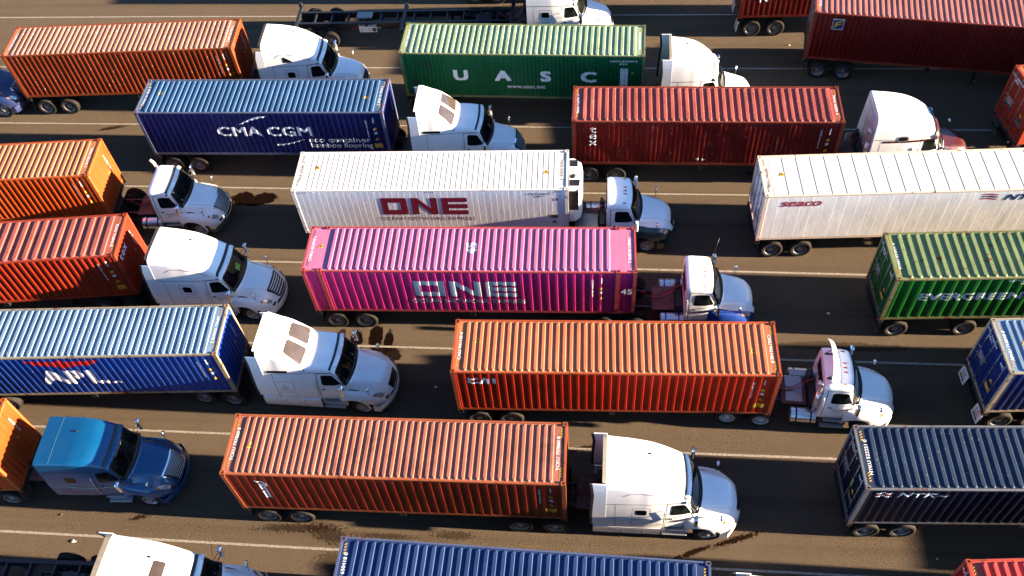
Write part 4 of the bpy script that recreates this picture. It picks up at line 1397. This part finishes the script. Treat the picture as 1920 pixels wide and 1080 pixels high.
# ------------------------------------------------------------------ containers and their chassis
ORANGE = (.42, .085, .018); ROOFO = (.50, .20, .11)
DRED = (.19, .018, .012); ROOFR = (.40, .115, .085)
NAVY = (.010, .030, .155); 
def unit(lab, x, y, yaw, ax=(.80, 2.08), ch=None, L=12.19, anchor='l', rim=None, flap='black', **k):
    c = make_container(lab, x, y, yaw, L=L, anchor=anchor, **k)
    if ch: make_chassis(ch, x, y, yaw, L=L, anchor=anchor, axles=ax, rim=rim, flap=flap)
    return c
unit('orange container with a pale scuffed roof at the top left corner', -31.29, 37.39, .054, ch='trailer under the scuffed orange container at the top left',
     side=(.26, .055, .016), roof=(.48, .21, .14), seed=1, H=2.82, chips=.9, roofrust=.5, rdepth=.020, extras=dict(id='TCNU 813605 2', tris=()), dent=.007)
unit('navy blue CMA CGM container with eco container written beside the logo', -22.64, 33.21, .011, ch='trailer under the navy CMA CGM container',
     side=(.004, .014, .10), roof=(.06, .14, .27), frame=(.10, .12, .20), seed=2, H=2.82, rust=.3, extras=dict(id='CMAU 611820 2', draw=g_cma, ybox=True), dent=.006)
unit('bright orange container on the left edge behind the day cab with a bent stack', -23.55, 29.09, .085, anchor='r', ch='trailer under the bright orange container on the left edge',
     side=(.46, .088, .018), roof=(.52, .20, .10), seed=3, H=2.76, extras=dict(id='TEMU 762195 1', tris=((11.0, .1),)), dent=.005)
unit('red container on the left edge with tex written on its front wall', -20.68, 24.46, .108, anchor='r', ch='trailer under the red container on the left edge',
     side=(.32, .036, .014), roof=(.38, .095, .075), seed=4, H=2.77, rpitch=.42, rdepth=.024, pitch=.30, extras=dict(id='TEXU 710043 8', draw=g_texend, tris=(), ybox=True), dent=.004)
unit('blue APL container with rusty front corner post', -14.82, 19.67, .059, anchor='r', ch='trailer under the blue APL container', rim=RIM_W,
     side=(.012, .06, .26), roof=(.18, .29, .42), frame=(.30, .24, .16), seed=5, H=2.82, rust=.6, roofrust=.4, chips=.3, extras=dict(id='APHU 704448 2', draw=g_apl, tris=()), dent=.007)
unit('orange container cut off by the left edge behind the blue truck', -22.25, 14.96, .074, anchor='r', ch='trailer under the orange container behind the blue truck',
     side=(.46, .09, .02), roof=(.5, .18, .1), seed=6, H=2.90, extras=dict(id='FCIU 948210 7'), dent=.005)
unit('green UASC container with a pale green roof', -10.32, 37.67, -.020, ch='trailer under the green UASC container',
     side=(.004, .12, .05), roof=(.30, .43, .26), frame=(.18, .22, .10), seed=7, H=2.80, pitch=.20, sdepth=.022, rust=.25, roofrust=.55, rpitch=.30, blot=.3, extras=dict(id='UACU 836249 0', draw=g_uasc, sidemarks=False, tris=()), dent=.006)
unit('dark red container with tex written downwards on its side', -1.55, 32.88, .003, ch='trailer under the dark red tex container',
     side=(.15, .011, .009), roof=(.40, .095, .075), frame=(.22, .04, .02), seed=8, H=2.78, pitch=.22, sdepth=.024, rpitch=.335, rdepth=.034, rust=.2, roofrust=.3, chips=.3,
     extras=dict(id='TRHU 164291 4', draw=g_tex, tris=(), ybox=True), dent=.022)
unit('white refrigerated ONE container with crimson lettering', -13.75, 28.25, .026, ch='trailer under the white ONE container',
     side=(.60, .60, .62), roof=(.50, .47, .44), frame=(.55, .52, .5), kind='reefer', seed=9, H=2.84, pitch=.27, rstyle='groove', rpitch=.235, rust=.08, roofrust=.12, fade=.05,
     extras=dict(id='TSCR 572391 2', ink='black', draw=g_onew, sidemarks=False, hz='black'), dent=.002)
unit('long magenta ONE container with silver lettering and 45 on its end', -12.34, 23.85, .021, L=13.72, ch='trailer under the long magenta ONE container',
     side=(.60, .05, .25), roof=(.62, .20, .37), frame=(.45, .07, .08), seed=10, H=2.82, pitch=.355, rpitch=.292, rdepth=.026, rust=.15, roofrust=.05, fade=.1, posts45=True, header=1.0,
     extras=dict(id='ONEU 451870 3', draw=g_onem, hz='black', tris=((.62, .15),)), dent=.004)
unit('orange red container with small CAI logo at its rear end', -5.59, 19.24, .025, ch='trailer under the orange red CAI container',
     side=(.44, .035, .010), roof=(.56, .18, .085), frame=(.42, .08, .03), seed=11, H=2.81, pitch=.305, rpitch=.262, rust=.15, roofrust=.2,
     extras=dict(id='CAIU 941140 0', draw=g_cai, ybox=True), dent=.004)
unit('dark orange container with soot stains on its roof and vertical white script', -13.25, 14.70, .013, ch='trailer under the soot stained dark orange container',
     side=(.21, .024, .009), roof=(.42, .15, .10), frame=(.38, .10, .04), seed=12, H=2.88, pitch=.33, rpitch=.255, rust=.25, roofrust=.25, blot=.6,
     extras=dict(id='TCKU 797860 8', draw=g_tck, ybox=True, tris=((.85, -.05),), flipid=True), dent=.006)
unit('dark navy NYK container with white flag logo at the lower right', 8.88, 15.21, .041, ch='trailer under the dark navy NYK container',
     side=(.0012, .003, .016), roof=(.022, .042, .085), frame=(.16, .17, .19), seed=13, H=2.83, pitch=.312, rpitch=.30, rust=.35, roofrust=.2, chips=.15,
     extras=dict(id='NYKU 522251 0', draw=g_nyk, tris=(), roofends=(.30, 6.7), hz=None, sidemarks=False), dent=.005)
unit('green EVERGREEN container with rust spots along its roof', 11.36, 24.17, .051, ax=(.82, 3.6), ch='spread axle trailer under the green EVERGREEN container',
     side=(.005, .10, .016), roof=(.22, .29, .13), frame=(.2, .2, .09), seed=14, H=2.71, pitch=.42, sdepth=.04, rpitch=.36, rdepth=.034, rust=.4, roofrust=.8,
     extras=dict(id='EGHU 833021 4', draw=g_ever, tris=(), sidemarks=False), dent=.006)
unit('white refrigerated container with red seaco and small NYK logo', 6.67, 28.32, .059, ch='trailer under the white seaco container',
     side=(.60, .59, .57), roof=(.50, .46, .41), frame=(.52, .42, .33), kind='reefer', seed=15, H=2.84, pitch=.47, rstyle='groove', rpitch=.60, rust=.25, roofrust=.45, fade=.05,
     extras=dict(id='SEGU 946385 1', draw=g_seaco, ink='black', sidemarks=False, tris=((.9, .1),), doorink='black', hz='black'), dent=.005)
unit('blue container at the right edge with white sign mud flaps below its doors', 14.55, 19.95, .069, ch='trailer with white sign mud flaps at the right edge', flap='white',
     side=(.005, .03, .15), roof=(.20, .30, .44), frame=(.40, .35, .26), seed=16, H=2.83, pitch=.30, rust=.4, roofrust=.4, extras=dict(id='APHU 718018 0', tris=((.9, .1),), sidemarks=False), dent=.005)
unit('dark navy container along the bottom edge in front of the roof tip', -8.49, 10.29, -.018, ch='trailer under the navy container on the bottom edge',
     side=(.004, .012, .07), roof=(.02, .05, .15), frame=(.08, .11, .22), seed=17, H=2.78, rpitch=.29, rust=.1, roofrust=.08, extras=dict(id='CMAU 650418 0', tris=((.75, -.3),), hz=None), dent=.005)
unit('maroon container with yellow and blue square emblem at the top right', 10.34, 40.72, -.126, ch='trailer under the maroon container with the square emblem',
     side=(.11, .008, .006), roof=(.47, .18, .15), frame=(.22, .03, .02), seed=18, H=2.86, pitch=.24, sdepth=.024, rust=.2, roofrust=.2, extras=dict(id='FSCU 845190 3', draw=g_mar, tris=()), dent=.004)
unit('red container at the upper right edge showing its doors and red tail lights', 19.00, 34.42, .20, ch='trailer under the red container turned at the right edge',
     side=(.34, .045, .02), roof=(.45, .14, .08), seed=19, H=2.80, rust=.3, extras=dict(id='TCLU 527746 0', tris=()), dent=.005)
unit('bright red container cut off by the bottom right corner', 11.74, 10.57, .08, ch='trailer under the bright red container in the bottom right corner',
     side=(.36, .018, .03), roof=(.62, .075, .06), frame=(.42, .06, .04), seed=20, H=2.80, rpitch=.31, rdepth=.034, rust=.25, roofrust=.4, extras=dict(id='HLXU 872260 1', tris=()), dent=.006)
unit('dark red container cut off by the top edge with vertical white letters', 7.0, 44.08, .03, ch='trailer under the dark red container at the top edge', flap='white',
     side=(.13, .010, .006), roof=ROOFR, seed=21, H=2.80, extras=dict(id='ZCSU 880617 9', draw=g_zcs, tris=(), sidemarks=False), dent=.005)
unit('dark container beyond the top edge of which only the wheels show', -8.55, 47.15, .0, ch='trailer with only its rear wheels showing at the top edge',
     side=(.12, .02, .015), seed=22, extras=dict(id='TGBU 501736 6', sidemarks=False, tris=()))
unit('red container beyond the right edge casting a shadow on the lower right lane', 33.4, 13.95, .02, ch='trailer beyond the right edge of the lower lane',
     side=(.2, .03, .02), seed=23, extras=dict(id='MSKU 021774 5', sidemarks=False, tris=()))

ec = make_chassis('empty black chassis without a container at the top left of centre', -17.75, 43.1, .02, L=12.5)
b = MB(); b.bev(3.7, 4.7, -.64, -.60, .62, .98, .01); pb = b.build('document_board', M['tail'], ec)
for k, (x0, mt_) in enumerate(((3.76, 'grey_mark'), (4.2, 'cardboard'), (4.46, 'black_mark'))):
    decal(rect2(x0, x0 + .2, .68, .92), lambda u, v: Vector((u, -.642, v)), 'label', M[mt_], pb)
b = MB(); b.bev(3.5, 4.4, -.1, .45, 1.1, 1.22, .02); b.build('battery_box', M['steel'], ec)
decal(xf2(text2d('FLXZ   412897', .17, .008), 4.2, 1.02), lambda u, v: Vector((u, -.578, v)), 'lettering', M['white_mark'], ec)
for k in range(6):
    decal(rect2(2.0 + k * 1.3, 2.35 + k * 1.3, .86, .90), lambda u, v: Vector((u, -.578, v)), 'reflective_tape', M['redlens' if k % 2 else 'tail'], ec)
for sy in (-1, 1):
    b = MB(); b.bev(-.02, .16, *sorted((sy * .98, sy * 1.18)), 1.2, 1.42, .02); b.build('corner_guide', M['chassis'], ec)
    b = MB(); b.bev(12.35, 12.5, *sorted((sy * .98, sy * 1.18)), 1.2, 1.45, .02); b.build('corner_guide', M['chassis'], ec)
make_chassis('empty dark chassis in the bottom left corner behind the white truck', -30.3, 10.35, .02, L=12.6)

# ------------------------------------------------------------------ tractors
make_tractor('white sleeper truck pulling the scuffed orange container at the top left', -12.75, 38.30, .035, 'high', 'white_clean', opts=('flaps', 'triwin'))
make_tractor('white sleeper truck with two roof windows pulling the navy CMA CGM container', -3.95, 33.20, -.005, 'two', 'white', opts=('chromegrille', 'doortext'))
make_tractor('white day cab truck with a bent exhaust stack in front of the bright orange container', -18.02, 28.93, .035, 'day', 'white', opts=('chromegrille', 'visor', 'amber', 'stack', 'stackfar', 'plainstack', 'doortext', 'tag', 'chromebumper'))
make_tractor('white sleeper truck with a lime green paper sign behind its windshield', -14.18, 24.02, -.015, 'high', 'white_clean', opts=('widegrille', 'sign', 'doortext'))
make_tractor('white sleeper truck with two roof windows pulling the blue APL container', -8.35, 19.50, -.03, 'two', 'white', opts=('boxes', 'split'))
make_tractor('metallic blue sleeper truck with a pale stripe at the lower left', -16.14, 15.12, .035, 'mid', 'blue', drive=(6.85, 8.15), opts=('chromegrille', 'stripe', 'nofair', 'noskirt', 'flaps'))
make_tractor('white sleeper truck with dark rear fairing pulling the green UASC container', 7.40, 37.05, .0, 'high', 'white_clean', opts=('tallfair', 'plainroof', 'short'))
make_tractor('white sleeper truck with maroon bands and maroon hood', 17.1, 33.25, .03, 'high', 'white', hood='maroon', opts=('oval', 'maroonband', 'nofair', 'plainroof', 'stack'))
make_tractor('white day cab truck with a dark green fender', 3.22, 28.48, .01, 'day', 'white_clean', fender='fendergreen', opts=('whitemirror', 'flathood', 'deckbox'))
make_tractor('white day cab truck with blue fenders and orange roof lights', 6.52, 24.0, .01, 'day', 'white', fender='fenderblue', opts=('bluestripe', 'antenna', 'flathood'))
make_tractor('white day cab truck with a curved deflector on its roof', 11.52, 19.42, -.045, 'day', 'white', opts=('deflector', 'stack', 'whitewheel', 'doortext', 'deckplates'))
make_tractor('white sleeper truck with tall black edged rear fairing in front of the soot stained container', 5.27, 14.80, .0, 'high', 'white_clean', opts=('tallfair', 'doortext', 'tank'))
make_tractor('white sleeper truck with one roof window at the bottom left edge', -11.55, 10.08, -.03, 'high', 'white', opts=('skylight', 'plainroof', 'tallfair', 'antenna', 'noskirt'))
make_tractor('white truck at the top edge coupled to the empty black chassis', .3, 43.1, .0, 'mid', 'white_clean', drive=(6.6, 7.9), opts=('nofair',))
make_tractor('dark blue truck whose chrome nose shows at the left edge', -31.65, 37.2, .03, 'mid', 'navyblue', opts=('chromegrille', 'nofair'))
make_tractor('white truck with only its roof tip showing at the bottom edge', 9.9, 10.0, .0, 'high', 'white', opts=('tallfair',))

make_tractor('white truck beyond the right edge pulling the maroon container', 29.4, 38.35, -.126, 'high', 'white')
make_tractor('white truck beyond the right edge pulling the blue container', 32.6, 21.6, .08, 'high', 'white')

# ------------------------------------------------------------------ reefer unit on the white ONE container
def reefer_unit(cx, cy, yaw, L, H):
    rt = thing('cooling_unit', 'clip on white and black cooling unit on the front of the white ONE container', 'cooling unit', (cx + L * cos(yaw), cy + L * sin(yaw), ZB), yaw)
    b = MB()
    pts = [(.02, -1.0), (.28, -1.0), (.55, -.75), (.62, -.3), (.62, .3), (.55, .75), (.28, 1.0), (.02, 1.0)]
    vs = [(a, c, z) for z in (.55, 2.45) for a, c in pts] + [(.02 + (a - .02) * .88, c * .94, 2.55) for a, c in pts]
    n = 8
    b.add(vs, [(i, (i + 1) % n, n + (i + 1) % n, n + i) for i in range(n)] + [(n + i, n + (i + 1) % n, 2 * n + (i + 1) % n, 2 * n + i) for i in range(n)] + [tuple(range(n - 1, -1, -1)), tuple(range(2 * n, 3 * n))])
    b.build('housing', M['white_clean'], rt)
    b = MB(); b.bev(.03, .45, -1.02, -.70, 1.3, 2.50, .02)
    for k in range(6): b.box(.06, .42, -1.03, -1.02, 1.4 + k * .16, 1.46 + k * .16)
    b.build('vent_grille', M['black'], rt)
    b = MB(); b.box(.05, .5, -.72, -.35, 2.552, 2.565); b.box(.05, .4, .45, .85, 2.552, 2.565)
    b.build('top_grille', M['black'], rt)
    b = MB(); b.lathe([(2.551, .13), (2.60, .12), (2.60, .001)], axis='Z', n=16, center=(.2, -.15, 0))
    b.build('fan', M['black'], rt)
reefer_unit(-13.75, 28.25, .026, 12.19, 2.84)

# ------------------------------------------------------------------ litter
LIT = [(817, 726, 0.072, 'white_scrap', 'small white scrap in front of the APL truck', 'cardboard'),
       (1553, 588, 0.096, 'paper_scrap', 'pale paper scrap in the shadow left of the EVERGREEN container', 'cardboard'),
       (138, 1015, 0.120, 'paper_scrap', 'crumpled white and brown paper beside the lower left lane line', 'cardboard'),
       (115, 965, 0.072, 'leaf_litter', 'small brown leaf litter between the blue truck and the bottom line', 'brown_litter'),
       (1480, 85, 0.084, 'white_scrap', 'white scrap in the shadow left of the maroon container', 'cardboard'),
       #(1300, 388, 0.060, 'pale_spot', 'small pale scrap right of the green fendered day cab', 'brown_litter'),
       #(362, 980, 0.060, 'white_scrap', 'tiny white scrap below the shadow of the blue truck', 'cardboard'),
       (1757, 1048, 0.050, 'white_scrap', 'tiny white scrap left of the bright red container', 'cardboard')]
       #(1334, 1041, 0.042, 'white_scrap', 'tiny white scrap above the bottom roof tip', 'cardboard')]
def ground_px(u, v):
    R = SC.camera.matrix_world.to_3x3()
    d = R @ Vector(((u - 960) / CF, -(v - 540) / CF, -1))
    t = -CH / d.z
    return Vector((d.x * t, d.y * t, 0))
for i, (u, v, s, nm, lab, mt) in enumerate(LIT):
    p = ground_px(u, v); rd = random.Random(i)
    b = MB(); n = 7
    vs = [(0, 0, s * .35)]
    for k in range(n):
        a = 2 * pi * k / n; r = s * rd.uniform(.5, 1.1)
        vs.append((r * cos(a), r * sin(a) * .6, .012 + s * rd.uniform(0, .15)))
    vs += [(v_[0] * 1.02, v_[1] * 1.02, .002) for v_ in vs[1:]]
    b.add(vs, [(0, 1 + k, 1 + (k + 1) % n) for k in range(n)] + [(1 + k, 1 + n + k, 1 + n + (k + 1) % n, 1 + (k + 1) % n) for k in range(n)])
    o = b.build(nm if nm != 'pale_spot' else 'paper_scrap', M[mt], None, loc=(p.x, p.y, 0.006))
    o['label'] = lab; o['category'] = 'litter'; o['group'] = 'litter on the asphalt'
